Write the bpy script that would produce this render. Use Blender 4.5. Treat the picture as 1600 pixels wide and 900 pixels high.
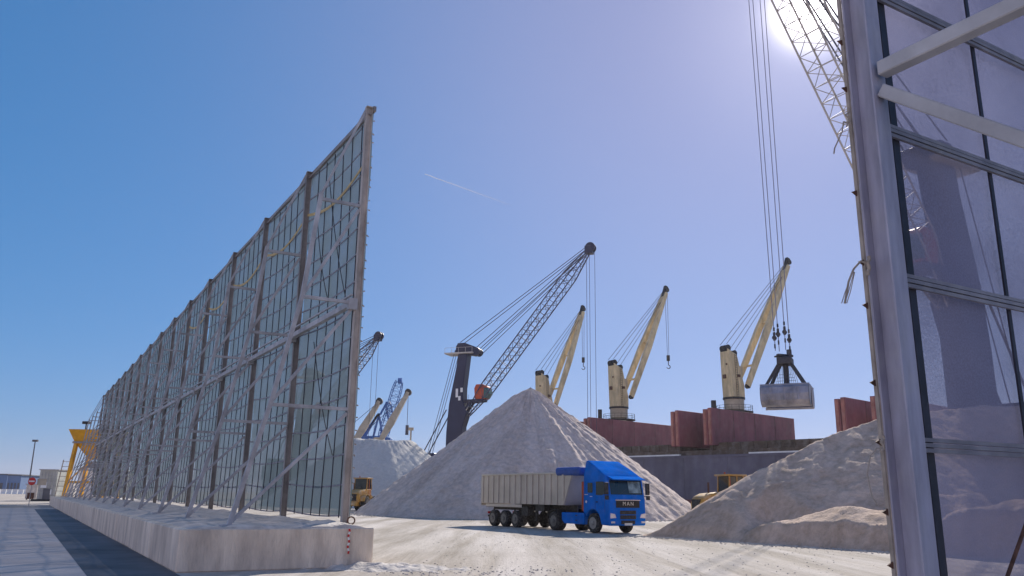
import bpy, bmesh, math, random
from mathutils import Vector, Matrix, noise
R = math.radians
random.seed(7)
scn = bpy.context.scene
for o in list(bpy.data.objects): bpy.data.objects.remove(o)

# ---------------------------------------------------------------- camera
F, TH, RO, H = 1304.0, R(13.95), 0.014, 1.9
_f = Vector((0, math.cos(TH), math.sin(TH))); _r0 = Vector((1, 0, 0)); _u0 = _r0.cross(_f)
_r = _r0*math.cos(RO) + _u0*math.sin(RO); _u = -_r0*math.sin(RO) + _u0*math.cos(RO)
cam = bpy.data.cameras.new('camera'); camo = bpy.data.objects.new('camera', cam)
scn.collection.objects.link(camo); scn.camera = camo
m4 = Matrix((_r, _u, -_f)).transposed().to_4x4(); m4.translation = (0, 0, H)
camo.matrix_world = m4
cam.sensor_width = 36.0; cam.lens = 36.0*F/1600; cam.clip_start = 0.05; cam.clip_end = 20000
def P(px, py, Y):                       # point of the photograph at world distance Y
    d = _r*((px-800)/F) + _u*((450-py)/F) + _f
    return d*(Y/d.y) + Vector((0, 0, H))
def G(px, py, z=0.0):                   # where a pixel meets a level z
    d = _r*((px-800)/F) + _u*((450-py)/F) + _f
    return d*((z-H)/d.z) + Vector((0, 0, H))

# ---------------------------------------------------------------- world, sun, exposure
SAZ, SEL = R(21.7), R(30.9)
sdir = Vector((math.sin(SAZ)*math.cos(SEL), math.cos(SAZ)*math.cos(SEL), math.sin(SEL)))
w = bpy.data.worlds.new('World'); scn.world = w; w.use_nodes = True
nt = w.node_tree; N = nt.nodes; L = nt.links; N.clear()
sky = N.new('ShaderNodeTexSky'); sky.sky_type = 'NISHITA'; sky.sun_disc = False
sky.sun_elevation = SEL; sky.sun_rotation = SAZ; sky.altitude = 0
sky.air_density = 1.0; sky.dust_density = 0.0; sky.ozone_density = 5.0
sep = N.new('ShaderNodeSeparateColor'); cmb = N.new('ShaderNodeCombineColor')      # a phone's tone curve flattens the sky
bg = N.new('ShaderNodeBackground'); bg.inputs[1].default_value = 0.10
hsv = N.new('ShaderNodeHueSaturation'); hsv.inputs['Saturation'].default_value = 1.0
tint = N.new('ShaderNodeMix'); tint.data_type = 'RGBA'; tint.blend_type = 'MULTIPLY'; tint.inputs[0].default_value = 1
tint.inputs[7].default_value = (.33, .88, 1.54, 1)
L.new(sky.outputs[0], sep.inputs[0]); L.new(cmb.outputs[0], hsv.inputs['Color'])
for i_, g_ in enumerate((.95, .55, .5)):
    pw = N.new('ShaderNodeMath'); pw.operation = 'POWER'; pw.inputs[1].default_value = g_; L.new(sep.outputs[i_], pw.inputs[0]); L.new(pw.outputs[0], cmb.inputs[i_]); L.new(hsv.outputs[0], tint.inputs[6])
# the sun's own glare in the air round it
tc = N.new('ShaderNodeTexCoord'); dp = N.new('ShaderNodeVectorMath'); dp.operation = 'DOT_PRODUCT'
dp.inputs[1].default_value = sdir; L.new(tc.outputs['Generated'], dp.inputs[0])
def powr(k, s):
    a = N.new('ShaderNodeMath'); a.operation = 'MAXIMUM'; a.inputs[1].default_value = 0; L.new(dp.outputs['Value'], a.inputs[0])
    b = N.new('ShaderNodeMath'); b.operation = 'POWER'; b.inputs[1].default_value = k; L.new(a.outputs[0], b.inputs[0])
    c = N.new('ShaderNodeMath'); c.operation = 'MULTIPLY'; c.inputs[1].default_value = s; L.new(b.outputs[0], c.inputs[0])
    return c
g1 = powr(2400, 30.0); g2 = powr(160, 1.35); g3 = powr(8, 1.8)
ad = N.new('ShaderNodeMath'); L.new(g1.outputs[0], ad.inputs[0]); L.new(g2.outputs[0], ad.inputs[1])
ad2 = N.new('ShaderNodeMath'); L.new(ad.outputs[0], ad2.inputs[0]); L.new(g3.outputs[0], ad2.inputs[1])
gc = N.new('ShaderNodeMix'); gc.data_type = 'RGBA'; gc.blend_type = 'MULTIPLY'; gc.inputs[0].default_value = 1
gc.inputs[6].default_value = (1.0, .93, .92, 1); L.new(ad.outputs[0], gc.inputs[7])
gd = N.new('ShaderNodeMix'); gd.data_type = 'RGBA'; gd.blend_type = 'MULTIPLY'; gd.inputs[0].default_value = 1
gd.inputs[6].default_value = (1.0, .52, .30, 1); L.new(g3.outputs[0], gd.inputs[7])
ge = N.new('ShaderNodeMix'); ge.data_type = 'RGBA'; ge.blend_type = 'ADD'; ge.inputs[0].default_value = 1
L.new(gc.outputs[2], ge.inputs[6]); L.new(gd.outputs[2], ge.inputs[7])
sm = N.new('ShaderNodeMix'); sm.data_type = 'RGBA'; sm.blend_type = 'ADD'; sm.inputs[0].default_value = 1
L.new(tint.outputs[2], sm.inputs[6]); L.new(ge.outputs[2], sm.inputs[7])
# added warm fill in the sky opposite the sun (behind the camera), lifts shaded faces
ng = N.new('ShaderNodeMath'); ng.operation = 'MULTIPLY'; ng.inputs[1].default_value = -1; L.new(dp.outputs['Value'], ng.inputs[0])
nm = N.new('ShaderNodeMath'); nm.operation = 'MAXIMUM'; nm.inputs[1].default_value = 0; L.new(ng.outputs[0], nm.inputs[0])
ns_ = N.new('ShaderNodeMath'); ns_.operation = 'MULTIPLY'; ns_.inputs[1].default_value = 6.5; L.new(nm.outputs[0], ns_.inputs[0])
vc = N.new('ShaderNodeMix'); vc.data_type = 'RGBA'; vc.blend_type = 'MULTIPLY'; vc.inputs[0].default_value = 1
vc.inputs[6].default_value = (1.0, .71, .64, 1); L.new(ns_.outputs[0], vc.inputs[7])
sm2 = N.new('ShaderNodeMix'); sm2.data_type = 'RGBA'; sm2.blend_type = 'ADD'; sm2.inputs[0].default_value = 1
L.new(sm.outputs[2], sm2.inputs[6]); L.new(vc.outputs[2], sm2.inputs[7])
L.new(sm2.outputs[2], bg.inputs[0])
wo = N.new('ShaderNodeOutputWorld'); L.new(bg.outputs[0], wo.inputs[0])
sl = bpy.data.lights.new('sun', 'SUN'); sl.energy = 3.6; sl.angle = R(0.5); sl.color = (1, .93, .84)
so = bpy.data.objects.new('sun', sl); scn.collection.objects.link(so)
so.rotation_euler = sdir.to_track_quat('Z', 'Y').to_euler()
scn.view_settings.view_transform = 'Standard'; scn.view_settings.look = 'None'
scn.view_settings.gamma = 1; scn.view_settings.exposure = 0.65
scn.cycles.transparent_max_bounces = 24

# ---------------------------------------------------------------- materials
def mat(name, col, rough=.7, metal=0, var=.12, scale=3.0, bump=.0, col2=None, stretch=(1, 1, 1), detail=6, coord='Object', spec=.4, bscale=None, dust=0.0, coat=0):
    m = bpy.data.materials.new(name); m.use_nodes = True; t = m.node_tree; n = t.nodes; l = t.links
    b = n['Principled BSDF']; b.inputs['Roughness'].default_value = rough; b.inputs['Metallic'].default_value = metal
    b.inputs['Specular IOR Level'].default_value = spec; b.inputs['Coat Weight'].default_value = coat
    c = n.new('ShaderNodeTexCoord'); mp = n.new('ShaderNodeMapping'); mp.inputs['Scale'].default_value = stretch
    l.new(c.outputs[coord], mp.inputs[0])
    nz = n.new('ShaderNodeTexNoise'); nz.inputs['Scale'].default_value = scale; nz.inputs['Detail'].default_value = detail
    nz.inputs['Roughness'].default_value = .62
    l.new(mp.outputs[0], nz.inputs['Vector'])
    rp = n.new('ShaderNodeValToRGB'); rp.color_ramp.elements[0].position = .3; rp.color_ramp.elements[1].position = .7
    a = [max(0, x*(1-var*1.6)) for x in col]; bb = list(col2) if col2 else [min(1, x*(1+var)) for x in col]
    rp.color_ramp.elements[0].color = (*a, 1); rp.color_ramp.elements[1].color = (*bb, 1)
    l.new(nz.outputs['Fac'], rp.inputs[0]); out = rp.outputs[0]
    if dust:
        n2 = n.new('ShaderNodeTexNoise'); n2.inputs['Scale'].default_value = scale*2.3; n2.inputs['Detail'].default_value = 8
        l.new(c.outputs[coord], n2.inputs['Vector'])
        r2 = n.new('ShaderNodeValToRGB'); r2.color_ramp.elements[0].position = .45; r2.color_ramp.elements[1].position = .8
        l.new(n2.outputs['Fac'], r2.inputs[0])
        mu = n.new('ShaderNodeMath'); mu.operation = 'MULTIPLY'; mu.inputs[1].default_value = dust; l.new(r2.outputs[0], mu.inputs[0])
        mx = n.new('ShaderNodeMix'); mx.data_type = 'RGBA'; l.new(mu.outputs[0], mx.inputs[0]); l.new(out, mx.inputs[6]); mx.inputs[7].default_value = (.5, .47, .43, 1)
        out = mx.outputs[2]
    l.new(out, b.inputs['Base Color'])
    if bump:
        n3 = n.new('ShaderNodeTexNoise'); n3.inputs['Scale'].default_value = bscale or scale*4; n3.inputs['Detail'].default_value = 8
        l.new(mp.outputs[0], n3.inputs['Vector'])
        bp = n.new('ShaderNodeBump'); bp.inputs['Strength'].default_value = min(1, bump); bp.inputs['Distance'].default_value = .05
        l.new(n3.outputs['Fac'], bp.inputs['Height']); l.new(bp.outputs[0], b.inputs['Normal'])
    return m
M = {}
M['galv'] = mat('galvanised_steel', (.42, .41, .42), .55, .05, .25, 1.5, dust=.25)
M['steel'] = mat('dusty_post_steel', (.27, .24, .225), .55, .1, .25, 1.2, dust=.25)
M['steel_end'] = mat('lit_end_post', (.48, .42, .37), .6, 0, .3, 2.2, dust=.3, stretch=(1, 1, .4))  # lighter, warmer copy of the post steel: sunlight painted into the end post
M['steel_near'] = mat('lavender_grey_post', (.37, .36, .44), .55, .1, .22, 2.5, dust=.25, stretch=(3, 3, .6))  # lavender tint is partly lens flare put into the colour
M['rail'] = mat('rail_steel', (.24, .23, .26), .6, .1, .25, 2.5, dust=.3)
M['strip'] = mat('dark_strip', (.03, .03, .045), .6, 0, .3, 4)
M['rust'] = mat('rusty_steel', (.12, .06, .04), .8, .1, .4, 9)
M['conc'] = mat('concrete', (.84, .69, .55), .9, 0, .24, 1.1, bump=.6, bscale=14, dust=.25, stretch=(1.6, 1.6, .45))
M['dirt'] = mat('pale_dust', (.62, .56, .50), .95, 0, .2, 2.0, bump=.8, bscale=9)
M['cream'] = mat('cream_paint', (.68, .54, .30), .55, 0, .26, .9, dust=.18, stretch=(1, 1, .3))
M['cream2'] = mat('dirty_cream_paint', (.50, .42, .30), .55, 0, .2, .5)
M['black'] = mat('black_grease', (.02, .02, .022), .55, 0, .2, 2)
M['wire'] = mat('steel_wire', (.10, .10, .12), .5, .5, .1, 2)
M['brown'] = mat('hatch_oxide_red', (.30, .10, .11), .65, 0, .24, .4, stretch=(1, 1, .3), dust=.10)
M['brown2'] = mat('hatch_edge_red', (.42, .16, .12), .65, 0, .25, .5, dust=.2)
M['hull'] = mat('hull_slate_blue', (.12, .11, .15), .6, 0, .22, .35, stretch=(1, 1, .25), dust=.10)
M['boot'] = mat('hull_boot_red', (.16, .05, .05), .6, 0, .15, .2)
M['deck'] = mat('rusty_deck', (.10, .07, .05), .8, 0, .3, .4, dust=.3)
M['white'] = mat('white_paint', (.75, .75, .73), .5, 0, .08, 1)
M['navy'] = mat('navy_crane_paint', (.014, .018, .055), .45, 0, .15, .3)
M['boomc'] = mat('boom_paint', (.06, .06, .10), .5, 0, .15, .4)
M['boomp'] = mat('pale_boom_paint', (.50, .46, .42), .5, 0, .15, .4)
M['orange'] = mat('red_orange_paint', (.45, .07, .02), .5, 0, .15, 1)
M['teal'] = mat('teal_glass', (.02, .10, .10), .1, 0, .1, 1)
M['cblue'] = mat('blue_crane_paint', (.03, .13, .38), .5, 0, .15, .5)
M['yellow'] = mat('yellow_machine_paint', (.55, .30, .06), .6, 0, .25, .8, dust=.65)
M['hopper'] = mat('hopper_yellow', (.72, .36, .02), .5, 0, .2, .5, dust=.15)
M['blue'] = mat('truck_blue', (.012, .17, .66), .5, 0, .14, 1.2, dust=.07, spec=0)
M['dblue'] = mat('dark_blue_tarp', (.03, .09, .36), .6, 0, .15, 3)
M['alu'] = mat('tipper_sheet', (.56, .51, .46), .5, .25, .12, .8, dust=.3)
M['chass'] = mat('chassis_black', (.025, .024, .025), .6, 0, .2, 3, dust=.15)
M['tyre'] = mat('tyre_rubber', (.022, .021, .022), .85, 0, .2, 4, dust=.25)
M['rim'] = mat('wheel_rim', (.16, .16, .165), .45, .6, .15, 5, dust=.2)
M['rimw'] = mat('bright_rim', (.30, .30, .31), .4, .4, .1, 5)
M['glass'] = mat('dark_glass', (.02, .03, .035), .06, 0, .1, 1, spec=.8)
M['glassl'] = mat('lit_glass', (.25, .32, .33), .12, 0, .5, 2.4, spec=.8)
M['chrome'] = mat('chrome', (.65, .65, .66), .2, .9, .05, 5)
M['lamp'] = mat('lamp_lens', (.75, .75, .78), .12, .3, .1, 8)
M['grab'] = mat('worn_grab_steel', (.24, .26, .33), .55, .2, .35, .9, dust=.4, stretch=(1, 1, .5))
M['grabd'] = mat('dark_grab_steel', (.05, .05, .06), .6, .3, .2, 1.5, dust=.15)
M['sgrey'] = mat('cabin_grey', (.42, .42, .38), .7, 0, .2, .6)
M['sgrey2'] = mat('dark_cabin_grey', (.12, .12, .13), .7, 0, .2, .6)
M['farblue'] = mat('far_warehouse', (.13, .20, .34), .8, 0, .1, .05)
M['red'] = mat('sign_red', (.55, .02, .02), .5, 0, .05, 3)
M['strap'] = mat('ochre_strap', (.50, .38, .18), .8, 0, .15, 3)
M['wirel'] = mat('bright_wire', (.22, .22, .28), .5, .2, .1, 2)
M['rope'] = mat('frayed_rope', (.35, .30, .25), .9, 0, .2, 9)
M['sil'] = mat('silver_letters', (.75, .75, .72), .35, .6, .02, 5)
M['asph'] = mat('shaded_damp_asphalt', (.075, .08, .095), .6, 0, .45, .35, bump=.3, bscale=8, col2=(.14, .14, .15))  # dark tone partly the plinth's shadow painted into the strip
M['apron'] = mat('grey_apron', (.62, .55, .50), .85, 0, .15, .25, bump=.3, bscale=6)

def ground_mat():
    m = bpy.data.materials.new('trodden_pale_sand'); m.use_nodes = True; t = m.node_tree; n = t.nodes; l = t.links
    b = n['Principled BSDF']; b.inputs['Roughness'].default_value = .92; b.inputs['Specular IOR Level'].default_value = .15
    c = n.new('ShaderNodeTexCoord')
    def nz(scale, st, rz=0, det=6):
        mp = n.new('ShaderNodeMapping'); mp.inputs['Scale'].default_value = st; mp.inputs['Rotation'].default_value = (0, 0, rz)
        l.new(c.outputs['Object'], mp.inputs[0]); x = n.new('ShaderNodeTexNoise'); x.inputs['Scale'].default_value = scale
        x.inputs['Detail'].default_value = det; x.inputs['Roughness'].default_value = .6; x.inputs['Distortion'].default_value = .4
        l.new(mp.outputs[0], x.inputs['Vector']); return x
    tr = nz(.5, (1, .09, 1), R(62)); big = nz(.08, (1, 1, 1)); fine = nz(5, (1, 1, 1)); tr2 = nz(.9, (1, .07, 1), R(80))
    def ramp(src, p0, p1, c0, c1):
        r = n.new('ShaderNodeValToRGB'); r.color_ramp.elements[0].position = p0; r.color_ramp.elements[1].position = p1
        r.color_ramp.elements[0].color = (*c0, 1); r.color_ramp.elements[1].color = (*c1, 1); l.new(src, r.inputs[0]); return r
    a = ramp(tr.outputs['Fac'], .36, .62, (.44, .39, .34), (.66, .60, .55))
    d = ramp(tr2.outputs['Fac'], .38, .55, (.80, .78, .74), (1, 1, 1)); e = ramp(fine.outputs['Fac'], .3, .7, (.86, .85, .84), (1.06, 1.06, 1.06))
    f = ramp(big.outputs['Fac'], .35, .65, (.85, .84, .82), (1.05, 1.05, 1.05))
    cur = a.outputs[0]
    for q in (d, e, f):
        x = n.new('ShaderNodeMix'); x.data_type = 'RGBA'; x.blend_type = 'MULTIPLY'; x.inputs[0].default_value = 1
        l.new(cur, x.inputs[6]); l.new(q.outputs[0], x.inputs[7]); cur = x.outputs[2]
    l.new(cur, b.inputs['Base Color'])
    s = n.new('ShaderNodeMath'); l.new(fine.outputs['Fac'], s.inputs[0]); 
    s2 = n.new('ShaderNodeMath'); s2.operation = 'MULTIPLY'; s2.inputs[1].default_value = 2.5; l.new(tr2.outputs['Fac'], s2.inputs[0]); l.new(s2.outputs[0], s.inputs[1])
    bp = n.new('ShaderNodeBump'); bp.inputs['Strength'].default_value = .8; bp.inputs['Distance'].default_value = .06
    l.new(s.outputs[0], bp.inputs['Height']); l.new(bp.outputs[0], b.inputs['Normal'])
    return m
M['ground'] = ground_mat()

def pile_mat(name, c0, c1, rill, scale=1.0):
    m = bpy.data.materials.new(name); m.use_nodes = True; t = m.node_tree; n = t.nodes; l = t.links
    b = n['Principled BSDF']; b.inputs['Roughness'].default_value = .95; b.inputs['Specular IOR Level'].default_value = .1
    uv = n.new('ShaderNodeTexCoord')
    mp = n.new('ShaderNodeMapping'); mp.inputs['Scale'].default_value = (rill, 3.2, 1); l.new(uv.outputs['UV'], mp.inputs[0])
    r1 = n.new('ShaderNodeTexNoise'); r1.inputs['Scale'].default_value = 1.0; r1.inputs['Detail'].default_value = 9; r1.inputs['Roughness'].default_value = .68
    r1.inputs['Distortion'].default_value = .7
    l.new(mp.outputs[0], r1.inputs['Vector'])
    f1 = n.new('ShaderNodeTexNoise'); f1.inputs['Scale'].default_value = 2.6*scale; f1.inputs['Detail'].default_value = 10; f1.inputs['Roughness'].default_value = .7
    l.new(uv.outputs['Object'], f1.inputs['Vector'])
    mx = n.new('ShaderNodeMath'); mx.operation = 'ADD'; l.new(r1.outputs['Fac'], mx.inputs[0]); l.new(f1.outputs['Fac'], mx.inputs[1])
    hf = n.new('ShaderNodeMath'); hf.operation = 'MULTIPLY'; hf.inputs[1].default_value = .5; l.new(mx.outputs[0], hf.inputs[0])
    rp = n.new('ShaderNodeValToRGB'); rp.color_ramp.elements[0].position = .38; rp.color_ramp.elements[1].position = .62
    rp.color_ramp.elements[0].color = (*c0, 1); rp.color_ramp.elements[1].color = (*c1, 1)
    l.new(hf.outputs[0], rp.inputs[0]); l.new(rp.outputs[0], b.inputs['Base Color'])
    bp = n.new('ShaderNodeBump'); bp.inputs['Strength'].default_value = .9; bp.inputs['Distance'].default_value = .28
    l.new(hf.outputs[0], bp.inputs['Height']); l.new(bp.outputs[0], b.inputs['Normal'])
    return m
M['pile'] = pile_mat('pale_crushed_gravel', (.50, .40, .34), (.82, .68, .60), 30)
M['pile_b'] = pile_mat('brown_grey_gravel', (.47, .34, .25), (.80, .61, .48), 6)
M['pile_far'] = pile_mat('far_gravel', (.50, .47, .43), (.66, .63, .58), 12)

def net_mat(name, alpha, col, wscale):
    m = bpy.data.materials.new(name); m.use_nodes = True; t = m.node_tree; n = t.nodes; l = t.links
    n.remove(n['Principled BSDF']); out = n['Material Output']
    tr = n.new('ShaderNodeBsdfTransparent'); df = n.new('ShaderNodeBsdfDiffuse'); tl = n.new('ShaderNodeBsdfTranslucent')
    tr.inputs[0].default_value = (.90, .84, .86, 1)
    df.inputs[0].default_value = (*col, 1); tl.inputs[0].default_value = (*[x*.9 for x in col], 1)
    a = n.new('ShaderNodeMixShader'); a.inputs[0].default_value = .30; l.new(df.outputs[0], a.inputs[1]); l.new(tl.outputs[0], a.inputs[2])
    c = n.new('ShaderNodeTexCoord'); nz = n.new('ShaderNodeTexNoise'); nz.inputs['Scale'].default_value = 1.1; nz.inputs['Detail'].default_value = 7
    l.new(c.outputs['Object'], nz.inputs['Vector'])
    nf = n.new('ShaderNodeTexNoise'); nf.inputs['Scale'].default_value = wscale; nf.inputs['Detail'].default_value = 3; l.new(c.outputs['Object'], nf.inputs['Vector'])
    s = n.new('ShaderNodeMath'); s.operation = 'ADD'; l.new(nz.outputs['Fac'], s.inputs[0]); l.new(nf.outputs['Fac'], s.inputs[1])
    mr = n.new('ShaderNodeMapRange'); mr.inputs['From Min'].default_value = .7; mr.inputs['From Max'].default_value = 1.3
    mr.inputs['To Min'].default_value = alpha-.16; mr.inputs['To Max'].default_value = min(.97, alpha+.16); l.new(s.outputs[0], mr.inputs['Value'])
    mx = n.new('ShaderNodeMixShader'); l.new(mr.outputs[0], mx.inputs[0]); l.new(tr.outputs[0], mx.inputs[1]); l.new(a.outputs[0], mx.inputs[2])
    l.new(mx.outputs[0], out.inputs[0]); return m
M['net'] = net_mat('dust_net', .88, (.155, .205, .225), 30)
M['net2'] = net_mat('close_dust_net', .80, (.22, .225, .33), 90)

# ---------------------------------------------------------------- mesh helpers
class MB:
    def __init__(s): s.v = []; s.f = []; s.uv = None
    def add(s, vs, fs):
        k = len(s.v); s.v += [tuple(v) for v in vs]; s.f += [tuple(i+k for i in f) for f in fs]; return s
    def slot(s, m):
        if not hasattr(s, 'slots'): s.slots = []
        s.slots.append((len(s.f), m)); return s
    def box(s, c, d, rz=0, ax=None):
        cx, cy, cz = c; hx, hy, hz = d[0]/2, d[1]/2, d[2]/2
        vs = [Vector((x*hx, y*hy, z*hz)) for x in (-1, 1) for y in (-1, 1) for z in (-1, 1)]
        mt = Matrix.Rotation(rz, 3, 'Z') if ax is None else ax
        vs = [mt @ v + Vector(c) for v in vs]
        return s.add(vs, [(0, 1, 3, 2), (4, 6, 7, 5), (0, 4, 5, 1), (2, 3, 7, 6), (0, 2, 6, 4), (1, 5, 7, 3)])
    def beam(s, a, b, w, h=None, up=(0, 0, 1)):
        a = Vector(a); b = Vector(b); h = h or w; d = (b-a)
        if d.length < 1e-6: return s
        d.normalize(); u = Vector(up)
        if abs(d.dot(u)) > .98: u = Vector((1, 0, 0)) if abs(d.x) < .9 else Vector((0, 1, 0))
        x = d.cross(u).normalized(); y = x.cross(d).normalized()
        vs = [p + x*(i*w/2) + y*(j*h/2) for p in (a, b) for i, j in ((-1, -1), (1, -1), (1, 1), (-1, 1))]
        return s.add(vs, [(0, 1, 2, 3), (7, 6, 5, 4), (0, 4, 5, 1), (1, 5, 6, 2), (2, 6, 7, 3), (3, 7, 4, 0)])
    def tube(s, a, b, r, r2=None, n=8, cap=True):
        a = Vector(a); b = Vector(b); r2 = r if r2 is None else r2; d = (b-a).normalized()
        u = Vector((0, 0, 1)) if abs(d.z) < .95 else Vector((1, 0, 0)); x = d.cross(u).normalized(); y = x.cross(d)
        vs = []
        for p, q in ((a, r), (b, r2)):
            vs += [p + x*q*math.cos(2*math.pi*i/n) + y*q*math.sin(2*math.pi*i/n) for i in range(n)]
        fs = [(i, (i+1) % n, n+(i+1) % n, n+i) for i in range(n)]
        if cap: fs += [tuple(range(n-1, -1, -1)), tuple(range(n, 2*n))]
        return s.add(vs, fs)
    def path(s, pts, r, n=6):
        for a, b in zip(pts, pts[1:]): s.tube(a, b, r, n=n)
        return s
    def prism(s, poly, a, b, frame):           # polygon (list of 2d) extruded along third axis from a to b; frame(u,v,w)->Vector
        n = len(poly); vs = [frame(p[0], p[1], a) for p in poly] + [frame(p[0], p[1], b) for p in poly]
        fs = [tuple(range(n)), tuple(range(2*n-1, n-1, -1))] + [(i, n+i, n+(i+1) % n, (i+1) % n) for i in range(n)]
        return s.add(vs, fs)
    def lathe(s, prof, c, axis='Z', n=24):     # prof: (r, h)
        c = Vector(c); k = []
        for r, h in prof:
            for i in range(n):
                t = 2*math.pi*i/n; p = Vector((r*math.cos(t), r*math.sin(t), h))
                if axis == 'Y': p = Vector((p.x, p.z, p.y))
                if axis == 'X': p = Vector((p.z, p.x, p.y))
                k.append(c+p)
        fs = [(j*n+i, j*n+(i+1) % n, (j+1)*n+(i+1) % n, (j+1)*n+i) for j in range(len(prof)-1) for i in range(n)]
        fs += [tuple(range(n-1, -1, -1)), tuple(range((len(prof)-1)*n, len(prof)*n))]
        return s.add(k, fs)
    def build(s, name, m, parent=None, origin=None, bevel=0, smooth=False, seg=1):
        o0 = Vector(origin) if origin is not None else Vector((0, 0, 0))
        me = bpy.data.meshes.new(name); me.from_pydata([Vector(v)-o0 for v in s.v], [], s.f); me.update()
        bm = bmesh.new(); bm.from_mesh(me); bmesh.ops.recalc_face_normals(bm, faces=bm.faces)
        bm.to_mesh(me); bm.free()
        me.materials.append(m)
        for k, (fi, mm_) in enumerate(getattr(s, 'slots', [])):
            me.materials.append(mm_)
            nxt = s.slots[k+1][0] if k+1 < len(s.slots) else len(s.f)
            for p in me.polygons[fi:nxt]: p.material_index = k+1
        o = bpy.data.objects.new(name, me); scn.collection.objects.link(o)
        if parent is not None: o.parent = parent
        elif origin is not None: o.location = origin
        if smooth:
            for p in me.polygons: p.use_smooth = True
            me.set_sharp_from_angle(angle=R(35))
        if bevel:
            b = o.modifiers.new('bevel', 'BEVEL'); b.width = bevel; b.segments = seg; b.limit_method = 'ANGLE'; b.angle_limit = R(40)
        return o
def tag(o, label=None, cat=None, group=None, kind=None):
    if label: o['label'] = label
    if cat: o['category'] = cat
    if group: o['group'] = group
    if kind: o['kind'] = kind
    return o
def empty(name, loc, label, cat, group=None, rz=0):
    o = bpy.data.objects.new(name, None); scn.collection.objects.link(o); o.location = loc; o.rotation_euler = (0, 0, rz)
    o.empty_display_size = .5
    return tag(o, label, cat, group)
def copy_tree(o, parent=None):
    c = o.copy(); scn.collection.objects.link(c)
    if parent is not None: c.parent = parent
    for ch in list(o.children): copy_tree(ch, c)
    return c

def lattice(mb, a, b, w0, w1, n, r, side=None, hfac=.8, taper=.12):
    """square lattice boom, narrow at both ends"""
    a = Vector(a); b = Vector(b); d = b-a; Ln = d.length; d.normalize()
    sd = Vector(side) if side is not None else d.cross(Vector((0, 0, 1))).normalized()
    up = sd.cross(d).normalized()
    def ring(t):
        k = min(1, t/taper, (1-t)/taper); k = max(0, k); ww = w0+(w1-w0)*k
        c = a + d*Ln*t
        return [c + sd*(i*ww/2) + up*(j*ww*hfac/2) for i, j in ((-1, -1), (1, -1), (1, 1), (-1, 1))]
    rs = [ring(i/n) for i in range(n+1)]
    for i in range(n):
        for k in range(4):
            mb.beam(rs[i][k], rs[i+1][k], r*2)
            k2 = (k+1) % 4
            mb.beam(rs[i][k], rs[i][k2], r*.85)
            if i % 2: mb.beam(rs[i][k], rs[i+1][k2], r*.85)
            else: mb.beam(rs[i][k2], rs[i+1][k], r*.85)
    return rs

# ================================================================ SETTING
me = MB(); S = 2900
me.add([(-S, -S, 0), (S, -S, 0), (S, S, 0), (-S, S, 0)], [(0, 1, 2, 3)])
g = me.build('ground', M['ground']); tag(g, kind='structure')

# fence frame: O on the plinth's front left corner, eu along the barrier, ev across it (to the right)
O = Vector((-7.9, 20.9, 0)); AZ = R(-29.73)
eu = Vector((math.sin(AZ), math.cos(AZ), 0)); ev = Vector((math.cos(AZ), -math.sin(AZ), 0)); ez = Vector((0, 0, 1))
def fp(u, v, z): return O + eu*u + ev*v + ez*z
# grey apron left of the plinth and damp asphalt at its foot, plinth shade in its colour
q = MB(); q.add([fp(-40, -60, .004), fp(-40, -.2, .004), fp(76, -.2, .004), fp(76, -60, .004)], [(0, 1, 2, 3)])
tag(q.build('pavement', M['apron']), kind='structure')
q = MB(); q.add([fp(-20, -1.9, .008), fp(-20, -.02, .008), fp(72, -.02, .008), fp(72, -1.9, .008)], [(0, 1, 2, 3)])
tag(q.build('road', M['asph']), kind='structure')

# ---------------------------------------------------------------- concrete plinth
PW = 4.95; PL = 96.0
pl = empty('concrete_plinth', fp(0, PW/2, 0), 'long stained concrete footing under the tall netted dust barrier', 'concrete footing')
q = MB(); seg = 5.0; k = 0; u = 0
while u < PL:
    a, b = u, min(u+seg, PL); j = (random.random()-.5)*.03
    q.box(fp((a+b)/2, PW/2+j, .5+j*.3), (PW, b-a-.012, 1.0), rz=-AZ*1.0)
    u += seg
o = q.build('footing_block', M['conc'], pl, pl.location, bevel=.025)
# pale dust and lumps lying on the footing
q = MB(); nu, nv = 120, 14; idx = []
for i in range(nu+1):
    for j in range(nv+1):
        uu = .1 + (PL*.8)*(i/nu)**1.6; vv = .12+(PW-.24)*j/nv
        e = min(1, j/2, (nv-j)/2, i/1.5)
        z = 1.012 + e*max(0, .02+.05*noise.noise(Vector((uu*.9, vv*1.3, 3))) + .05*noise.noise(Vector((uu*3, vv*3.2, 9))) + .12*max(0, noise.noise(Vector((uu*.35, vv*.7, 5)))) + (.06 if vv > 3.9 else 0)) - (0 if e > 0 else .03)
        q.v.append(tuple(fp(uu, vv, z)))
for i in range(nu):
    for j in range(nv):
        a = i*(nv+1)+j; q.f.append((a, a+1, a+nv+2, a+nv+1))
o = q.build('dust_layer', M['dirt'], pl, pl.location, smooth=True)
# lifting ring
q = MB(); c = G(555, 817, 1.12); c = fp(1.0, PW-.32, 1.16)
for i in range(14):
    a = 2*math.pi*i/14; b = 2*math.pi*(i+1)/14
    q.tube(c+Vector((.10*math.cos(a), 0, .10*math.sin(a))), c+Vector((.10*math.cos(b), 0, .10*math.sin(b))), .022, n=6)
q.build('lifting_ring', M['rust'], pl, pl.location)
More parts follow.
